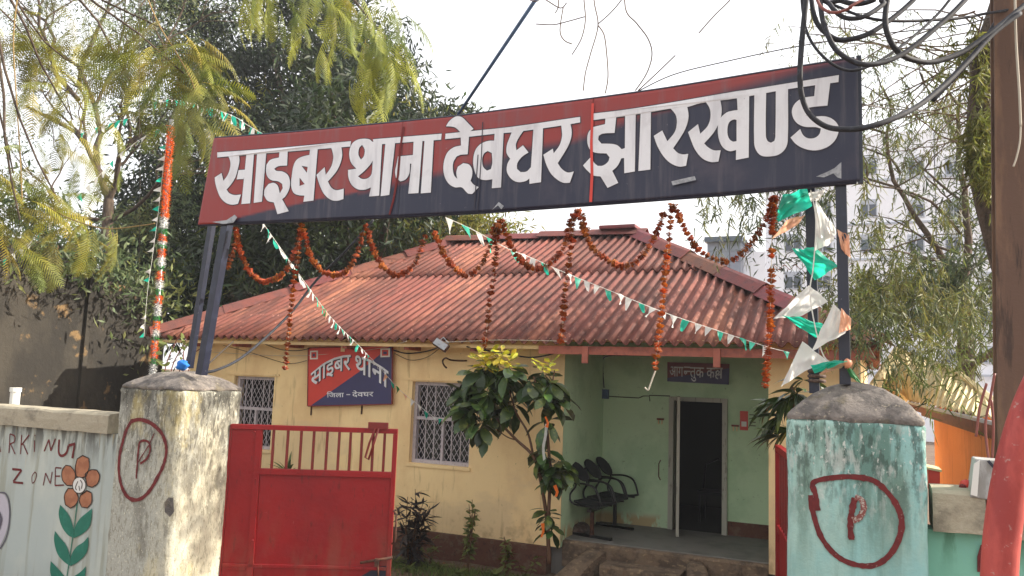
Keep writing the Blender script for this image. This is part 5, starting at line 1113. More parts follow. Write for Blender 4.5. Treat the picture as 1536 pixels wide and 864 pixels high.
# ================================================================== AIR
hz = MB().box(-70, 75, -12, 80, -3, 40).build('haze', bpy.data.materials.new('haze_air'), None); hz['kind'] = 'stuff'; hz['label'] = 'thin bright haze in the air over the whole street'; hz['category'] = 'haze'
hm = hz.data.materials[0]; hm.use_nodes = True; hm.node_tree.nodes.clear(); ho = hm.node_tree.nodes.new('ShaderNodeOutputMaterial'); hv = hm.node_tree.nodes.new('ShaderNodeVolumePrincipled')
hv.inputs['Density'].default_value = .0012; hv.inputs['Color'].default_value = (.9, .93, 1, 1); hv.inputs['Anisotropy'].default_value = .3; hm.node_tree.links.new(hv.outputs[0], ho.inputs['Volume'])

# ================================================================== PLANTS AND TREES
def leaf_shape(l, w, fold=.15, droop=.2, seg=4, ob=.8, wave=0.):
    vs = [(0, 0, 0)]; fs = []; rows = []
    for k in range(1, seg):
        t = k/seg; ww = w/2*math.sin(math.pi*t**ob)**.8; z = -droop*l*t*t+wave*math.sin(t*9); rows.append(len(vs)); vs += [(l*t, -ww, z+fold*ww), (l*t, 0, z), (l*t, ww, z+fold*ww)]
    vs.append((l*.99, 0, -droop*l)); e = len(vs)-1
    r = rows[0]; fs += [(0, r, r+1), (0, r+1, r+2)]
    for a, b in zip(rows, rows[1:]): fs += [(a, b, b+1, a+1), (a+1, b+1, b+2, a+2)]
    r = rows[-1]; fs += [(r, e, r+1), (r+1, e, r+2)]
    me = bpy.data.meshes.new('leaf'); me.from_pydata(vs, [], fs); return me
def rot_to(d, roll=0.):
    d = Vector(d).normalized(); q = d.to_track_quat('X', 'Z'); return q @ Matrix.Rotation(roll, 3, 'X').to_quaternion()
def put_leaf(me, parent, p, d, s=1., roll=0., name='leaf'):
    o = link_mesh(name, me, parent, Vector(p)-worigin(parent)); o.rotation_mode = 'QUATERNION'; o.rotation_quaternion = rot_to(d, roll); o.scale = (s,)*3; return o
def leafset(m, specs):
    out = []
    for sp in specs: me = leaf_shape(**sp); me.materials.append(m); me.polygons.foreach_set('use_smooth', [True]*len(me.polygons)); out.append(me)
    return out
# rosette: whorl of big leaves round a shoot tip
def rosette(root, p, n, L, size, up=.5, meshes=None, rz=0., spread=.06):
    for k in range(n):
        a = rz+k*2.4; el = up+random.uniform(-.7, .5)-.045*k
        d = Vector((math.cos(a)*math.cos(el), math.sin(a)*math.cos(el), math.sin(el)))
        put_leaf(random.choice(meshes), root, Vector(p)-Vector((0, 0, spread*k/max(1, n)*2)), d, size*random.uniform(.75, 1.15), random.uniform(-.5, .5))
RUB = leafset(M['rubber'], [dict(l=.22, w=.10, droop=.3, ob=1.5, seg=5), dict(l=.24, w=.11, droop=.55, fold=.3, ob=1.6, seg=5), dict(l=.19, w=.09, droop=.1, ob=1.5, seg=5)])
CRO = leafset(M['croton'], [dict(l=.19, w=.08, droop=.15, wave=.006, ob=1.5, seg=5), dict(l=.17, w=.075, droop=.05, wave=.006, ob=1.5, seg=5)])
CYY = 9.15
cb = at(826, 838, CYY); cb.z = gz(cb.x, cb.y); bush = empty('croton_tree', cb, 'small leaning broad leaved croton tree with yellow top shoots in front of the yellow wall', 'plant')
def cpx(x, y, dy=0.): return at(x, y, CYY+dy)
stems = [([(824, 845), (822, 790), (825, 720), (822, 660), (816, 610), (800, 565)], .026), ([(822, 790), (812, 725), (800, 685), (775, 660), (752, 636), (735, 612), (720, 580)], .024), ([(800, 685), (792, 650), (775, 620), (765, 590), (755, 560)], .016), ([(816, 610), (826, 585), (832, 555)], .014), ([(775, 660), (760, 655), (740, 640)], .01), ([(824, 740), (838, 710), (842, 690)], .012), ([(760, 600), (750, 560), (742, 530)], .012)]
for pts, r in stems:
    sp = spline([cpx(x, y) for x, y in pts], 5); n = len(sp); MB().tube(sp, [r*(1-.55*i/n) for i in range(n)], 7).build('stem', M['stem'], bush, smooth=True)
tips = [(715, 560, 0, 20, 'r'), (735, 585, -.15, 20, 'r'), (695, 585, .1, 9, 'r'), (712, 600, -.2, 9, 'r'), (765, 550, -.1, 9, 'r'), (722, 548, -.1, 9, 'r'), (700, 610, -.1, 16, 'r'), (760, 560, .05, 16, 'r'), (722, 630, -.15, 12, 'r'), (745, 608, .1, 12, 'r'), (700, 575, .15, 10, 'r'), (770, 600, .1, 9, 'r'), (742, 545, .1, 12, 'r'),
        (828, 570, 0, 14, 'r'), (820, 590, -.1, 10, 'r'), (836, 595, .1, 8, 'r'), (815, 555, .1, 10, 'r'), (795, 565, 0, 9, 'r'), (824, 628, 0, 6, 'r'),
        (815, 675, 0, 11, 'r'), (838, 690, 0, 14, 'r'), (828, 710, -.1, 10, 'r'), (850, 700, 0, 7, 'r'), (822, 765, 0, 10, 'r'), (828, 785, 0, 6, 'r'),
        (735, 530, -.1, 12, 'c'), (752, 526, -.1, 11, 'c'), (728, 540, -.15, 8, 'c'), (764, 540, -.12, 7, 'c'), (718, 530, .05, 6, 'c'), (768, 533, 0, 5, 'c'), (825, 545, 0, 6, 'c'), (812, 545, 0, 4, 'c')]
for x, y, dy, n, k in tips: rosette(bush, cpx(x, y, dy), int(n*1.5), .2, 1.3 if k == 'r' and y < 700 else .9, .55 if k == 'c' else .05, RUB if k == 'r' else CRO, random.random()*6)
rbn = spline([cpx(x, y, -.2) for x, y in ((820, 636), (818, 655), (815, 672), (817, 694))], 5); ro = ribbon(MB(), rbn, .035, (0, -1, 0), jit=.1).build('ribbon', M['fwhite'], None, recalc=False, origin=rbn[0]); tag(ro, 'white ribbon strip tied on the stem of the croton tree', 'ribbon')
for k, pts in enumerate(([(818, 625), (822, 634), (820, 641)], [(832, 728), (836, 738), (834, 745)], [(814, 785), (815, 797), (812, 806)])):
    P = [cpx(x, y, -.22) for x, y in pts]; ro = ribbon(MB(), P, .032, (0, -1, 0), jit=.5).build('ribbon', M['tin_orange'], None, recalc=False, origin=P[0]); tag(ro, ['orange ribbon scrap above the white ribbon on the croton tree', 'orange ribbon scrap halfway down the croton trunk beside the chairs', 'orange ribbon scrap near the foot of the croton trunk'][k], 'ribbon')

def small_plant(name, label, base, h, nstem, nleaf, meshes, spread=.25, m=M['stem'], r=.008, z0=.25, lean=0., ls=1.):
    root = empty(name, base, label, 'plant')
    for s in range(nstem):
        a = random.random()*6.28; k = spread*random.uniform(.3, 1); top = base+Vector((k*math.cos(a)+lean, k*math.sin(a), h*random.uniform(.65, 1)))
        sp = spline([base+Vector((.02*math.cos(a), .02*math.sin(a), 0)), base.lerp(top, .5)+Vector((random.uniform(-.04, .04),)*3), top], 5); MB().tube(sp, [r*(1-.6*i/len(sp)) for i in range(len(sp))], 5).build('stem', m, root)
        for q in range(nleaf):
            t = random.uniform(z0, 1); p = sp[min(len(sp)-1, int(t*(len(sp)-1)))]; an = random.random()*6.28; el = random.uniform(-.3, .9)
            put_leaf(random.choice(meshes), root, p, (math.cos(an), math.sin(an), math.tan(el)*.8), ls*random.uniform(.7, 1.2), random.uniform(-.6, .6))
    return root
RED = leafset(M['redleaf'], [dict(l=.17, w=.034, droop=.35, seg=5), dict(l=.15, w=.03, droop=-.3, seg=5), dict(l=.13, w=.03, droop=.6, seg=5)])
SHR = leafset(M['shrub'], [dict(l=.11, w=.045), dict(l=.09, w=.04, droop=.4)])
g = lambda x, y, Y: (lambda p: Vector((p.x, Y, gz(p.x, Y))))(at(x, y, Y))
p = g(618, 800, 9.3); small_plant('dracaena_plant', 'dark curly narrow leaved plant between the red gate and the right window', p, 1.05, 10, 29, RED, .27, z0=.15, ls=1.35)
small_plant('sapling', 'thin green sapling cluster below the right window', g(702, 835, 9.45), .95, 7, 22, SHR, .14, z0=.35)
small_plant('sapling', 'short sparse sapling midway between the window and the croton trunk', g(762, 838, 9.5), .65, 5, 15, SHR, .16, z0=.35)
small_plant('sapling', 'low weed at the wall foot just right of the dark curly plant', g(645, 815, 9.6), .35, 4, 8, SHR, .2, z0=.3)
small_plant('sapling', 'low weed beside the croton trunk foot', g(790, 840, 9.6), .3, 3, 7, SHR, .15, z0=.3)
BUSHL = leafset(mat('dusty_bush_leaf', '#3c4836', .6, transl=.3, objrand=.3), [dict(l=.09, w=.028), dict(l=.07, w=.03, droop=.4)])
q = atz(1102, 880, .1); small_plant('low_bush', 'dusty low bush beside the right end of the entrance steps', Vector((q.x, 8.9, gz(q.x, 8.9))), .42, 12, 16, BUSHL, .28, z0=.25)
# palm-like plant seen through the gate bars
PALM = leafset(mat('palm_leaf', '#4a5c30', .5, transl=.3, objrand=.2), [dict(l=.42, w=.05, droop=.5, seg=6), dict(l=.36, w=.045, droop=.3, seg=6)])
q = at(432, 708, 9.2); pr_ = empty('spider_plant', (q.x, 9.2, gz(q.x, 9.2)), 'arching strap leaved plant seen through the red gate bars', 'plant')
MB().tube([(q.x, 9.2, 0), (q.x, 9.2, q.z-.02)], .03, 6).build('stem', M['stem'], pr_)
for k in range(13):
    a = math.pi*(k/12)*1.0+random.uniform(-.2, .2); put_leaf(PALM[k % 2], pr_, q+Vector((0, 0, -.04)), (math.cos(a), random.uniform(-.4, .4), .35+.5*math.sin(a)), random.uniform(.7, 1.05), 0)
# shrub with long dark leaves against the right pillar
LONG = leafset(M['rubber'], [dict(l=.30, w=.075, droop=.5, seg=5), dict(l=.27, w=.07, droop=.8, seg=5)])
q = at(1190, 640, 7.6); sh = empty('shrub', (q.x, 7.6, gz(q.x, 7.6)), 'dark shrub with long drooping leaves squeezed beside the teal pillar', 'plant')
MB().tube(spline([(q.x+.1, 7.6, 0), (q.x+.05, 7.6, 1.4), q+Vector((0, 0, .35))], 5), .02, 6).build('stem', M['stem'], sh)
for x, y, n in ((1195, 590, 16), (1180, 600, 13), (1172, 625, 13), (1185, 645, 13), (1170, 655, 10), (1205, 570, 10), (1215, 600, 10), (1160, 605, 8)):
    c = at(x, y, 7.6+random.uniform(-.15, .15))
    for k in range(n):
        a = random.uniform(2.0, 4.4) if x < 1190 else random.random()*6.28; el = random.uniform(-.7, .5); put_leaf(random.choice(LONG), sh, c, (math.cos(a), math.sin(a)*.6, math.tan(el)), random.uniform(.6, 1), random.uniform(-.6, .6))
# vine and blue cloth at the foot of the left posts
q = at(262, 535, 6.6); vn = empty('vine', q, 'small vine and red stems climbing behind the left pillar top', 'plant')
for k in range(5):
    sp = spline([at(245+8*k, 575, 6.6), at(250+9*k+random.uniform(-6, 6), 545, 6.6), at(262+7*k+random.uniform(-8, 8), 512+6*k, 6.6), at(278+6*k, 490+8*k, 6.6)], 5); MB().tube(sp, .006, 5).build('stem', M['gutter'], vn)
VN = leafset(M['shrub'], [dict(l=.12, w=.07)])
for k in range(34): put_leaf(VN[0], vn, at(random.uniform(242, 292), random.uniform(505, 560), 6.6+random.uniform(-.1, .1)), (random.uniform(-1, 1), -.5, random.uniform(-1, .6)), random.uniform(.5, 1.), random.random()*6)
q = at(274, 548, 5.75); bc = MB().ball(q, .07, .05, .045, 12, 8, .25).build('cloth_rag', mat('blue_rag', '#1f6fc4', .8), None, smooth=True, origin=q); tag(bc, 'bright blue rag tied at the foot of the left rear signpost', 'rag')

# ---- grass tufts, litter and stones in the bed
def scatter_blades(n, region, m, name, l=(.04, .11), w=.006, kind='stuff', cat=None, label=None, flat=False):
    vs = []; fs = []
    for _ in range(n):
        x, y = region(); z = gz(x, y); a = random.random()*6.28; L = random.uniform(*l); o = len(vs); dx, dy = math.cos(a), math.sin(a); s = random.uniform(.2, .9)
        if flat: vs += [(x-dx*L/2, y-dy*L/2, z+.006), (x-dy*w, y+dx*w, z+.012+random.random()*.015), (x+dx*L/2, y+dy*L/2, z+.006), (x+dy*w, y-dx*w, z+.008)]; fs.append((o, o+1, o+2, o+3))
        else: vs += [(x-dy*w, y+dx*w, z), (x+dy*w, y-dx*w, z), (x+dx*L*s*.6, y+dy*L*s*.6, z+L*.7), (x+dx*L*s, y+dy*L*s, z+L)]; fs += [(o, o+1, o+2), (o+1, o+3, o+2)]
    mb = MB().add(vs, fs); o = mb.build(name, m, None, recalc=False); tag(o, label, cat, None, kind)
bed = lambda: (lambda x: (x, 9.35+.22*mnoise.noise(Vector((x*1.5, 0, 0)))+abs(random.gauss(0, .25))*(-1 if random.random() < .6 else .5)))(random.choice((random.uniform(-6.6, -3.2), random.uniform(-10, -3.4))))
scatter_blades(5200, bed, M['grass'], 'grass', label='short grass and weeds growing along the foot of the yellow wall', cat='grass')
scatter_blades(1500, lambda: (random.uniform(-10, 0), random.uniform(7.6, 9.9)), M['dryleaf'], 'leaf_litter', (.03, .08), .018, label='dry brown leaf litter scattered on the yard soil', cat='litter', flat=True)
scatter_blades(2500, lambda: (random.uniform(-10, 1), random.uniform(7.0, 9.4)), M['grass'], 'grass', (.02, .06), .004, label='sparse short grass on the open yard soil', cat='grass')
for k, (px, py) in enumerate(((738, 862), (640, 832), (590, 845), (668, 856))):
    q = g(px, py, 8.9-.25*k); o = MB().ball(q+Vector((0, 0, .02)), .07, .06, .04, 9, 6, .2).build('stone', M['concrete'], None, smooth=True, origin=q); tag(o, ['pale stone at the bottom edge below the sapling', 'stone in the bed right of the dark curly plant', 'stone beside the gate bolt', 'flat stone on the bare soil below the window'][k], 'stone', 'stones in the yard')
# broad leafy weeds in the bed
WL = ['leafy weed nearest the red gate in the grass bed', 'second leafy weed from the red gate', 'leafy weed before the dark curly plant', 'leafy weed under the left edge of the right window', 'leafy weed under the middle of the right window', 'leafy weed between the window and the short sapling', 'leafy weed beside the short sapling', 'leafy weed just left of the croton trunk', 'leafy weed nearest the verandah']
for k in range(9):
    x = -6.4+.33*k+random.uniform(-.1, .1); q = Vector((x, 9.3+random.uniform(-.2, .2), 0)); q.z = gz(q.x, q.y)
    r_ = empty('weed', q, WL[k], 'weed', 'weeds in the grass bed')
    for j in range(9): a = random.random()*6.28; put_leaf(random.choice(SHR), r_, q+Vector((0, 0, .03)), (math.cos(a), math.sin(a), random.uniform(.1, 1.2)), random.uniform(1., 1.9), 0)

# ---- leaf clouds (numpy)
def orient(n, droop=0.):
    d = RNG.normal(size=(n, 3)); d[:, 2] -= droop; d /= np.linalg.norm(d, axis=1)[:, None]
    s = np.cross(d, RNG.normal(size=(n, 3))); s /= np.linalg.norm(s, axis=1)[:, None]; return d, s
def cloud(name, centers, L, W, m, parent, droop=.3, kind='stuff', jl=.3):
    n = len(centers); d, s = orient(n, droop); Ls = L*RNG.uniform(1-jl, 1+jl, n)[:, None]; Ws = W*RNG.uniform(.8, 1.2, n)[:, None]; nrm = np.cross(d, s)
    p0 = centers; p1 = centers+d*Ls*.5+s*Ws*.5+nrm*Ws*.15; p2 = centers+d*Ls; p3 = centers+d*Ls*.5-s*Ws*.5+nrm*Ws*.15
    V = np.stack([p0, p1, p2, p3], 1).reshape(-1, 3); b = (np.arange(n)*4)[:, None]
    F = np.concatenate([b+np.array([[0, 1, 2]]), b+np.array([[0, 2, 3]])], 1).reshape(-1, 3); return np_mesh(name, V, F, m, parent, kind)
def blob_points(blobs, per, clump=.35, nclump=10):
    out = []
    for (c, r) in blobs:
        r = np.array(r if hasattr(r, '__len__') else (r, r, r)); k = max(3, int(nclump*float(np.prod(r)**(2/3)))); cc = RNG.normal(size=(k, 3)); cc /= np.linalg.norm(cc, axis=1)[:, None]; cc *= (RNG.uniform(.15, 1, k)**.45)[:, None]
        n = int(per*float(np.prod(r)**(2/3))); idx = RNG.integers(0, k, n); pts = cc[idx]*r+RNG.normal(size=(n, 3))*clump*np.array([1, 1, .7])
        out.append(pts+np.array(c))
    return np.concatenate(out)
def limb(mb, a, b, r0, r1, wob=.15, n=6):
    a = Vector(a); b = Vector(b); L = (b-a).length; s1, s2 = [Vector((random.uniform(-1, 1), random.uniform(-1, 1), random.uniform(-.4, .8))) for _ in '12']
    pts = [a.lerp(b, i/n)+(s1*math.sin(math.pi*i/n)+s2*.5*math.sin(2*math.pi*i/n))*L*wob*.14+Vector((random.uniform(-1, 1), random.uniform(-1, 1), random.uniform(-1, 1)))*L*.012*(0 < i < n) for i in range(n+1)]
    mb.tube(pts, [r0+(r1-r0)*i/n for i in range(n+1)], 7, False); return pts

# dark dense tree behind the left half of the station
DT = [((at(px, py, Y)), r) for px, py, Y, r in (
 (300, 30, 19, (2.4, 2, 2)), (400, 0, 19, (2.6, 2, 2.2)), (500, 50, 19, (2.4, 2, 2)), (350, 120, 19, (2.6, 2, 2)), (440, 150, 19, (2.8, 2, 2)), (540, 150, 18.5, (2.2, 2, 1.8)), (610, 170, 18.5, (1.7, 1.6, 1.3)), (655, 190, 18.5, (1., 1.2, .7)),
 (300, 230, 18, (2.4, 2, 2)), (400, 250, 18, (2.6, 2, 2)), (500, 245, 13.2, (1.7, 1.3, 1.4)), (590, 265, 13.2, (1.4, 1.2, 1.3)), (600, 270, 18, (2.4, 2, 1.8)), (280, 330, 17, (2.2, 2, 2)), (380, 360, 17, (2.4, 2, 2)), (480, 380, 17.5, (2.4, 2, 1.8)), (430, 330, 13.2, (1.6, 1.2, 1.3)), (350, 400, 13.2, (1.3, 1.1, 1.1)), (260, 450, 13., (1.3, 1., 1.2)), (500, 170, 13.5, (1.4, 1.2, 1.1)), (520, 340, 15, (1.3, 1.1, 1.)), (560, 370, 18, (2.2, 2, 1.6)), (640, 340, 18, (1.8, 2, 1.2)),
 (270, 430, 16.5, (2.2, 1.6, 1.8)), (340, 450, 16.5, (2.2, 1.6, 1.6)), (220, 400, 16.5, (2., 1.6, 1.8)), (200, 330, 17, (1.8, 1.6, 1.5)))]
tr = empty('mango_tree', (-14, 19, 0), 'huge dark dense tree towering behind the left half of the station', 'tree')
mb = MB(); limb(mb, (-14, 19, -.1), (-13.7, 19, 4.5), .5, .38)
for c, r in DT[::1]: limb(mb, (-13.7+random.uniform(-.3, .3), 19, random.uniform(3, 5)), c, .2, .04, .5)
mb.build('trunk', M['bark'], tr, smooth=True)
pts = blob_points([(tuple(c), r) for c, r in DT], 1050, .34, 9); cloud('crown', pts, .26, .066, M['leafdark'], tr, .6)
pts = blob_points([(tuple(at(px, py, YY)), r) for px, py, YY, r in ((560, 345, 16, (1.2, 1, .6)), (420, 300, 14, (1.6, .8, 1.)), (300, 400, 13, (1.2, .8, .9)), (350, 190, 18, (2, 1, 1.5)), (600, 180, 17.5, (1.4, 1, .9)), (480, 420, 14.5, (1.1, .8, .5)))], 260, .3); cloud('sunlit_tone_leaves', pts, .28, .05, M['leafyel'], tr, .9)  # sunlight on the dark crown put into the lighter yellow colour of these leaves
yt = empty('bamboo_clump', tuple(at(640, 345, 17)-Vector((0, 0, 3))), 'yellow green bushy foliage peeking over the roof under the signboard', 'tree')
YB = [(tuple(at(px, py, 17)), r) for px, py, r in ((590, 350, (1.0, 1, .5)), (650, 340, (1.2, 1, .6)), (700, 338, (1.1, 1, .45)), (735, 340, (.7, 1, .4)))]
c0 = at(650, 345, 17); mb = MB(); [limb(mb, (c0.x+random.uniform(-.5, .5), 17, 0), b[0], .06, .02) for b in YB]; mb.build('trunk', M['bark'], yt)
cloud('crown', blob_points(YB, 1300, .25, 12), .22, .04, M['leafyel'], yt, .3)

# sparse tree with thin forking limbs at the upper left
st = empty('sparse_tree', (-11.2, 13.4, 0), 'sparse grey tree with thin forking branches against the sky at the upper left', 'tree')
SYY = 13.4; mb = MB(); J = lambda x, y, dy=0: at(x, y, SYY+dy)
def branch(a, b, r, depth):
    pts = limb(mb, a, b, r, r*.55, 1.0, 5); tw.append(b)
    if depth <= 0: return
    for _ in range(3):
        q = pts[random.choice((2, 3, 4, 5))]; d = (Vector(b)-Vector(a)); L = d.length*random.uniform(.45, .75); nd = (d.normalized()+Vector((random.uniform(-1, 1), random.uniform(-.8, .8), random.uniform(-.5, .9)))*.8).normalized(); branch(q, q+nd*L, r*.5, depth-1)
tw = []
tk = J(165, 600); tk.z = 0
limb(mb, tk, J(163, 300), .2, .12); branch(J(163, 300), J(118, 100), .09, 4); branch(J(163, 300), J(230, 190), .08, 4); branch(J(160, 270), J(40, 160), .07, 4); branch(J(118, 130), J(170, -20), .06, 4); branch(J(118, 150), J(30, 10), .06, 4); branch(J(150, 330), J(60, 300), .05, 3); branch(J(170, 330), J(280, 260), .05, 3); branch(J(200, 220), J(250, 60), .05, 3)
mb.build('trunk', M['bark'], st, smooth=True)
ctr = np.array([tuple(t) for t in tw]); n = 26000; idx = RNG.integers(0, len(ctr), n); pts = ctr[idx]+RNG.normal(size=(n, 3))*np.array([.42, .42, .3])
cloud('crown', pts, .10, .028, M['leafgrey'], st, .2)
low = blob_points([(tuple(atx(px, py, -11.75)), r) for px, py, r in ((5, 360, (.3, .6, .45)), (45, 368, (.3, .6, .4)), (90, 378, (.3, .6, .4)), (130, 388, (.3, .5, .4)), (165, 395, (.3, .5, .4)), (200, 410, (.35, .5, .5)), (225, 440, (.3, .4, .6)), (20, 330, (.3, .6, .5)), (230, 500, (.3, .3, .5)))]+[(tuple(at(px, py, YY)), r) for px, py, YY, r in ((100, 390, 15, (1.4, 1, .7)), (180, 370, 15, (1.4, 1, .9)), (30, 380, 15, (1.4, 1, .7)), (240, 340, 15, (1.2, 1, .9)), (60, 330, 15, (1.2, 1, .5)))], 1300, .3); 
bk_ = empty('hedge_tree', tuple(at(110, 400, 15)-Vector((0, 0, 4))), 'dull olive bushes showing above the dark neighbouring wall at the left', 'tree')
cloud('crown', low, .17, .045, M['leafgrey'], bk_, .3); mb = MB(); [limb(mb, (at(px, 400, 15).x, 15, 0), at(px, 370, 15), .09, .03) for px in (30, 100, 180, 235)]; mb.build('trunk', M['bark'], bk_)

# feather-leaved tree close by, its fronds hanging into the picture from the left and the top
def frond_mesh(seed, L=.62, n=19, pin=.16):
    rr = random.Random(seed); mb = MB(); pts = []; cur = rr.uniform(.25, .6); side = rr.uniform(-.12, .12)
    for i in range(n+1): t = i/n; pts.append(Vector((L*t*(1-.12*t*t), side*L*t*t, -cur*L*t*t)))
    mb.tube(pts[::3]+[pts[-1]], [.0042-.003*i/9 for i in range(len(pts[::3])+1)], 4)
    for i in range(2, n+1):
        t = i/n; p = pts[i]; d = (pts[i]-pts[i-1]).normalized(); l = pin*(math.sin(math.pi*(.12+.84*t))**.7)*rr.uniform(.85, 1.1)
        for s in (-1, 1):
            out = (Vector((.42, s*1., -.12-.15*rr.random()))+d*.25).normalized(); k = 3; prev = None; wv = .0115
            a = p; dz = rr.uniform(.18, .4); o = len(mb.v)
            for j in range(k+1):
                u = j/k; c = a+out*l*u+Vector((0, 0, -dz*l*u*u)); w = wv*(1-u*.75)*(1 if j else .6); mb.v += [tuple(c+d*w), tuple(c-d*w)]
            for j in range(k): mb.f.append((o+2*j, o+2*j+1, o+2*j+3, o+2*j+2))
    me = bpy.data.meshes.new('frond'); me.from_pydata(mb.v, [], mb.f); me.materials.append(M['frond']); return me
FR = [frond_mesh(s) for s in range(7)]
ft = empty('feather_leaf_tree', (-7.6, 6.9, 0), 'feathery leaved tree whose yellow green fronds hang over the left and top of the view', 'tree')
mb = MB(); trunk_top = Vector((-11.2, 5.6, 9.0)); limb(mb, (-11.6, 5.9, -.1), trunk_top, .17, .1)
hub = [((275, 110), 6.9), ((250, 45), 7.3), ((100, 90), 7.6), ((40, 60), 7.4), ((20, 260), 6.6), ((90, 305), 6.9), ((500, -20), 6.6), ((560, -10), 6.4), ((110, 180), 7.8), ((200, 130), 7.4), ((430, -20), 6.8), ((580, 60), 6.4), ((0, 0), 7.), ((30, 330), 6.4)]
top2 = at(350, -160, 7.4)
limb(mb, trunk_top, top2, .07, .05, .1)
for (x, y), Y in hub:
    h = at(x, y, Y); src = top2 if x > 350 else trunk_top; limb(mb, src, h, .03, .010, .4, 8)
mb.build('trunk', M['bark'], ft, smooth=True)
NF = [0]; MASS = MB()
def add_mass(me, parent, p, d, s, roll, name):
    m4 = Matrix.LocRotScale(Vector(p), rot_to(d, roll), Vector((s, s, s))); MASS.add([m4 @ v.co for v in me.vertices], [tuple(f.vertices) for f in me.polygons])
def fronds(x, y, Y, n, dirs=None, s=1., spread=.15, arc=None):
    c = at(x, y, Y)
    for k in range(int(n*1.5)):
        if dirs: a, el = dirs[k % len(dirs)]; a += random.uniform(-.3, .3); el += random.uniform(-.25, .2)
        else: a = random.random()*6.28; el = random.uniform(-1.1, .45)
        # a: angle in the picture's left-right / depth plan ; el: elevation
        d = Vector((math.cos(a)*math.cos(el), math.sin(a)*math.cos(el), math.sin(el)))
        (put_leaf if NF[0] < 290 else add_mass)(random.choice(FR), ft, c+Vector((random.gauss(0, spread), random.gauss(0, spread), random.gauss(0, spread))), d, s*random.uniform(.8, 1.15), random.uniform(-.7, .7), 'frond'); NF[0] += 1
Rr, Ll = 0.4, 3.5
fronds(285, 75, 6.9, 16, [(Rr, .1), (Rr, -.3), (Ll, -.2), (1.8, 0), (-1.2, -.3), (Rr, -.7)], 1.0)
fronds(250, 120, 7.0, 15, None, .95, .25)
fronds(300, 150, 6.8, 14, [(Rr, -.5), (Rr, -.9), (Rr, 0), (-1.3, -.6)], .95, .15)
fronds(215, 90, 7.3, 14, [(Ll, -.1), (Ll, -.6), (Ll, .3), (-1.2, -.4)], 1., .2)
fronds(275, 185, 6.8, 9, [(Rr, -1.1), (Ll, -1.1), (-1.2, -1.)], .85)
fronds(60, 110, 7.6, 20, None, 1., .4); fronds(110, 200, 7.8, 20, [(Ll, -.8), (Rr, -.8), (-1.2, -.9)], .9, .4); fronds(20, 30, 7.4, 16, None, 1.05, .4); fronds(120, 40, 7.7, 14, None, .95, .35)
fronds(20, 265, 6.7, 15, [(Rr, -.2), (Rr, -.6), (Ll, -.4), (-1.2, -.3)], 1., .25); fronds(80, 300, 7.0, 17, [(Rr, -.1), (Rr, -.5), (Ll, -.5), (Rr, .1), (-1.2, -.5)], .95, .25); fronds(20, 350, 6.6, 10, [(Rr, -.2), (Rr, -.8), (Ll, -.6)], .95, .2)
fronds(75, 365, 6.9, 2, [(Rr, -1.35)], 1., .04); fronds(135, 345, 6.9, 2, [(Rr, -1.35)], 1.05, .03); fronds(170, 345, 6.9, 3, [(Rr, -1.2)], .95, .03); fronds(120, 330, 6.9, 4, [(Rr, -.6), (Ll, -.6)], .6, .1)
fronds(530, 5, 6.5, 26, [(Rr, -.5), (Rr, -1.), (Ll, -.9), (-1.2, -1.), (Rr, -.1)], .8, .3); fronds(450, -25, 6.8, 16, [(Ll, -.7), (Rr, -.9), (-1.2, -1.2), (Ll, -1.2)], .8, .28)
fronds(575, 65, 6.4, 20, [(Rr, -1.2), (Rr, -.6), (Ll, -1.2), (-1.2, -1.1)], .75, .22); fronds(560, 110, 6.4, 9, [(Rr, -1.3), (Ll, -1.2)], .85, .12); fronds(400, -20, 6.9, 7, [(Ll, -.9), (-1.2, -1)], .9, .15)
MASS.build('frond_mass', M['frond'], ft, recalc=False, kind='stuff'); print('fronds', NF[0])
# bare curved shoots crossing the upper left
for k, pts in enumerate(([(218, -10), (240, 40), (262, 75), (285, 115), (292, 135)], [(26, -5), (20, 60), (24, 140), (30, 230), (33, 300)])):
    sp = spline([at(x, y, 6.7) for x, y in pts], 5); MB().tube(sp, .009, 5).build('branch', M['paletwig'], ft, smooth=True)
sp = spline([at(x, y, 6.9) for x, y in ((0, 285), (60, 305), (110, 330), (160, 343), (215, 338), (232, 335))], 5); MB().tube(sp, .008, 5).build('branch', M['paletwig'], ft, smooth=True)
# bare twigs hanging from above the frame
tg = empty('hanging_twigs', at(900, -60, 5.0), 'bare hanging twigs against the white sky above the board', 'twigs')
for pts in ([(836, -60), (838, 0), (836, 14), (832, 20)], [(872, -60), (876, 0), (878, 30), (872, 58), (858, 82)], [(888, -60), (891, 0), (897, 38), (886, 80), (878, 110), (875, 136)], [(897, 38), (906, 52), (910, 80), (912, 115), (908, 140)], [(938, -50), (938, 12), (955, 35), (972, 58), (978, 82), (970, 110), (953, 136)], [(957, 136), (985, 110), (1013, 83)], [(804, 36), (830, 37), (852, 32), (877, 25)], [(845, 10), (840, 45), (846, 60), (858, 66)], [(897, 36), (915, 20), (932, 0), (950, -30)], [(795, 0), (805, 2), (815, -2), (840, 12), (850, 4)], [(1048, 50), (1070, 25), (1095, 0), (1110, -20)]):
    sp = spline([at(x, y, 5.0) for x, y in pts], 5); MB().tube(sp, .0042, 4).build('twig', M['twig'], tg)

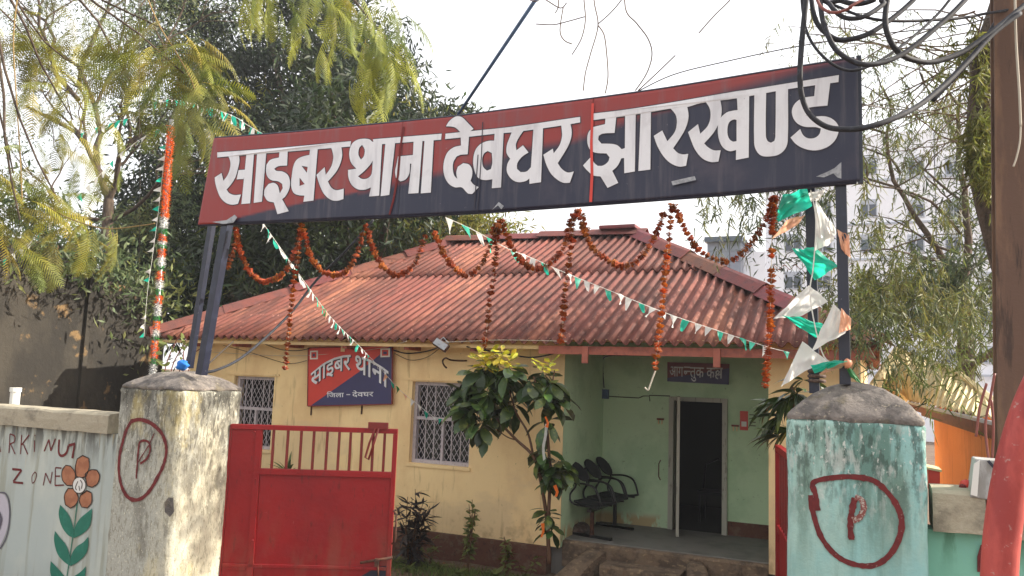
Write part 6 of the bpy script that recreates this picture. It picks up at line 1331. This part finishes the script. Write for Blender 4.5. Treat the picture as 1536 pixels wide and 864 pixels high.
# ---- drooping needle-leaved tree on the right
nt_ = empty('weeping_tree', (1.2, 12.2, 0), 'tall tree with thin drooping olive needles between the sign and the electric pole', 'tree')
mb = MB(); T0 = at(1448, 600, 12.2); T0.z = 0
limb(mb, T0, at(1440, 440, 12.2), .14, .1); limb(mb, at(1440, 445, 12.2), at(1330, 200, 11.5), .05, .02, .4, 8); limb(mb, at(1440, 440, 12.2), at(1440, 140, 12.), .06, .02, .3, 8)
limb(mb, at(1440, 560, 12.2), at(1500, 520, 12.2), .07, .04)
ends = []
for src, dst in (((1440, 350), (1300, 250)), ((1440, 400), (1260, 380)), ((1440, 420), (1230, 470)), ((1380, 300), (1180, 230)), ((1440, 300), (1500, 200)), ((1440, 250), (1380, 90)), ((1350, 260), (1250, 200)), ((1330, 200), (1170, 160)), ((1440, 450), (1330, 430)), ((1440, 480), (1380, 470)), ((1440, 200), (1460, 60)), ((1330, 200), (1310, 100)), ((1440, 380), (1350, 330)), ((1300, 250), (1150, 290)), ((1440, 470), (1490, 430)), ((1440, 420), (1500, 350)), ((1440, 300), (1360, 220)), ((1440, 160), (1330, 60)), ((1380, 90), (1200, 50)), ((1440, 330), (1400, 270))):
    a = at(*src, 12+random.uniform(-.3, .3)); b = at(*dst, 11.5+random.uniform(-1.4, 1.4)); p_ = limb(mb, a, b, .020, .006, 1.0, 8); ends += p_[3:]
    for _ in range(3):
        q = p_[random.randint(3, 8)]; e = q+Vector((random.uniform(-.9, .9), random.uniform(-.6, .6), random.uniform(-.3, .6))); p2 = limb(mb, q, e, .012, .004, 1., 5); ends += p2[2:]
mb.build('trunk', M['bark'], nt_, smooth=True)
# strands of needles
V = []; F = []; o = 0
def strand(p, L, lean, nl, nlen, wid):
    global V, F, o
    ts = np.linspace(0, 1, 8); path = np.array([(p[0]+lean[0]*t, p[1]+lean[1]*t, p[2]+.08*L*math.sin(2.6*t)-L*t**1.5) for t in ts])
    t = RNG.uniform(.05, 1, nl); base = np.stack([np.interp(t, ts, path[:, k]) for k in range(3)], 1)
    d = RNG.normal(size=(nl, 3))*.55; d[:, 2] -= .85; d /= np.linalg.norm(d, axis=1)[:, None]; s = np.cross(d, RNG.normal(size=(nl, 3))); s /= np.linalg.norm(s, axis=1)[:, None]; ln = nlen*RNG.uniform(.6, 1.3, nl)[:, None]
    V.append(np.stack([base-s*wid, base+s*wid, base+d*ln*.6+s*wid*1.0, base+d*ln], 1).reshape(-1, 3)); b = (np.arange(nl)*4+o)[:, None]; F.append(np.concatenate([b+np.array([[0, 1, 2]]), b+np.array([[0, 2, 3]])], 1).reshape(-1, 3)); o += nl*4
for e in ends:
    for _ in range(3 if e.z < 4.2 else (0 if random.random() < .5 else 1)): strand((e.x+random.gauss(0, .16), e.y+random.gauss(0, .25), e.z+random.gauss(0, .12)), random.uniform(.3, .9), (random.gauss(0, .16), random.gauss(0, .16)), 20, .17, .0085)
for px, py, Y, n_ in ((1110, 285, 8.5, 10), (1085, 290, 8.5, 6), (1150, 295, 8.2, 10), (1220, 285, 8.2, 12), (1070, 270, 8.6, 5), (1200, 280, 8.4, 10), (1330, 460, 8.5, 16), (1365, 515, 8.0, 9), (1400, 520, 8.0, 8), (1290, 470, 8.6, 16), (1440, 530, 8., 6), (1340, 540, 7.8, 4), (1250, 440, 9, 14), (1460, 470, 9, 14), (1420, 300, 10, 12), (1310, 330, 10, 9), (1360, 400, 10, 22), (1420, 440, 10, 24), (1300, 400, 10, 14)):
    for _ in range(n_): e = at(px+random.gauss(0, 22), py+random.gauss(0, 16), Y+random.gauss(0, .3)); strand(e, random.uniform(.3, .75), (random.gauss(0, .12), random.gauss(0, .12)), 22, .13, .0065)
cloud('inner_leaves', blob_points([(tuple(at(px, py, 14)), r) for px, py, r in ((1240, 420, (1., .8, .8)), (1330, 430, (1.2, .8, .9)), (1400, 400, (1.2, .8, 1.)), (1300, 470, (1.2, .8, .6)), (1400, 470, (1.2, .8, .7)), (1460, 430, (.8, .8, .9)), (1180, 400, (.5, .5, .5)), (1440, 330, (.8, .6, .6)))], 520, .28, 9), .16, .03, M['leafdark'], nt_, .5)
cr = np_mesh('crown', np.concatenate(V), np.concatenate(F), M['needle'], nt_, 'stuff')
# thick leaning trunk with climbing leaves beside the pole
tt = empty('leaning_trunk', (1.15, 7.2, 0), 'thick dark tree trunk with climbing leaf tufts just left of the electric pole', 'tree')
mb = MB(); P = [at(x, y, 7.2) for x, y in ((1530, -60), (1505, 20), (1482, 90), (1472, 160), (1472, 230), (1480, 290), (1500, 370), (1520, 450), (1530, 560))]; bt = P[-1].copy(); bt.z = 0
mb.tube(spline(P, 5)+[bt], [.12]*12+[.10]*30, 12); mb.build('trunk', M['bark'], tt, smooth=True)
V = []; F = []; o = 0
for px, py, n_ in ((1476, 120, 10), (1470, 190, 22), (1468, 215, 24), (1474, 250, 22), (1482, 175, 12), (1488, 215, 12), (1440, 70, 12), (1460, 40, 8)):
    for _ in range(n_): e = at(px+random.gauss(0, 9), py+random.gauss(0, 14), 7.0+random.gauss(0, .08)); strand(e, random.uniform(.1, .3), (random.gauss(0, .08), random.gauss(0, .08)), 26, .09, .006)
np_mesh('climbing_leaves', np.concatenate(V), np.concatenate(F), mat('climber_leaf', '#6d7030', .6, transl=.4, island=.4), tt, 'stuff')
# airy twigs over the upper right sky
ut = empty('airy_branch', at(1500, 60, 8.5), 'airy bare branch with seed pods in the bright sky behind the cable coil', 'branch')
mb = MB(); V = []; F = []; o = 0
for _ in range(26):
    a = at(1480+random.gauss(0, 15), random.uniform(-20, 230), 8.5); b = at(random.uniform(1135, 1440), random.uniform(-10, 260), 8.5+random.uniform(-.8, .8)); p_ = limb(mb, a, b, .009, .003, 1.2, 8)
    for q in p_[3:]:
        for _ in range(2): strand((q.x, q.y, q.z), random.uniform(.15, .5), (random.gauss(0, .15), random.gauss(0, .1)), 11, .07, .004)
mb.build('branch', M['twig'], ut); np_mesh('leaves', np.concatenate(V), np.concatenate(F), M['needle'], ut, 'stuff')
# shadow-giving canopy of the street trees to the right of the camera, out of frame: none is built; light is the open sun
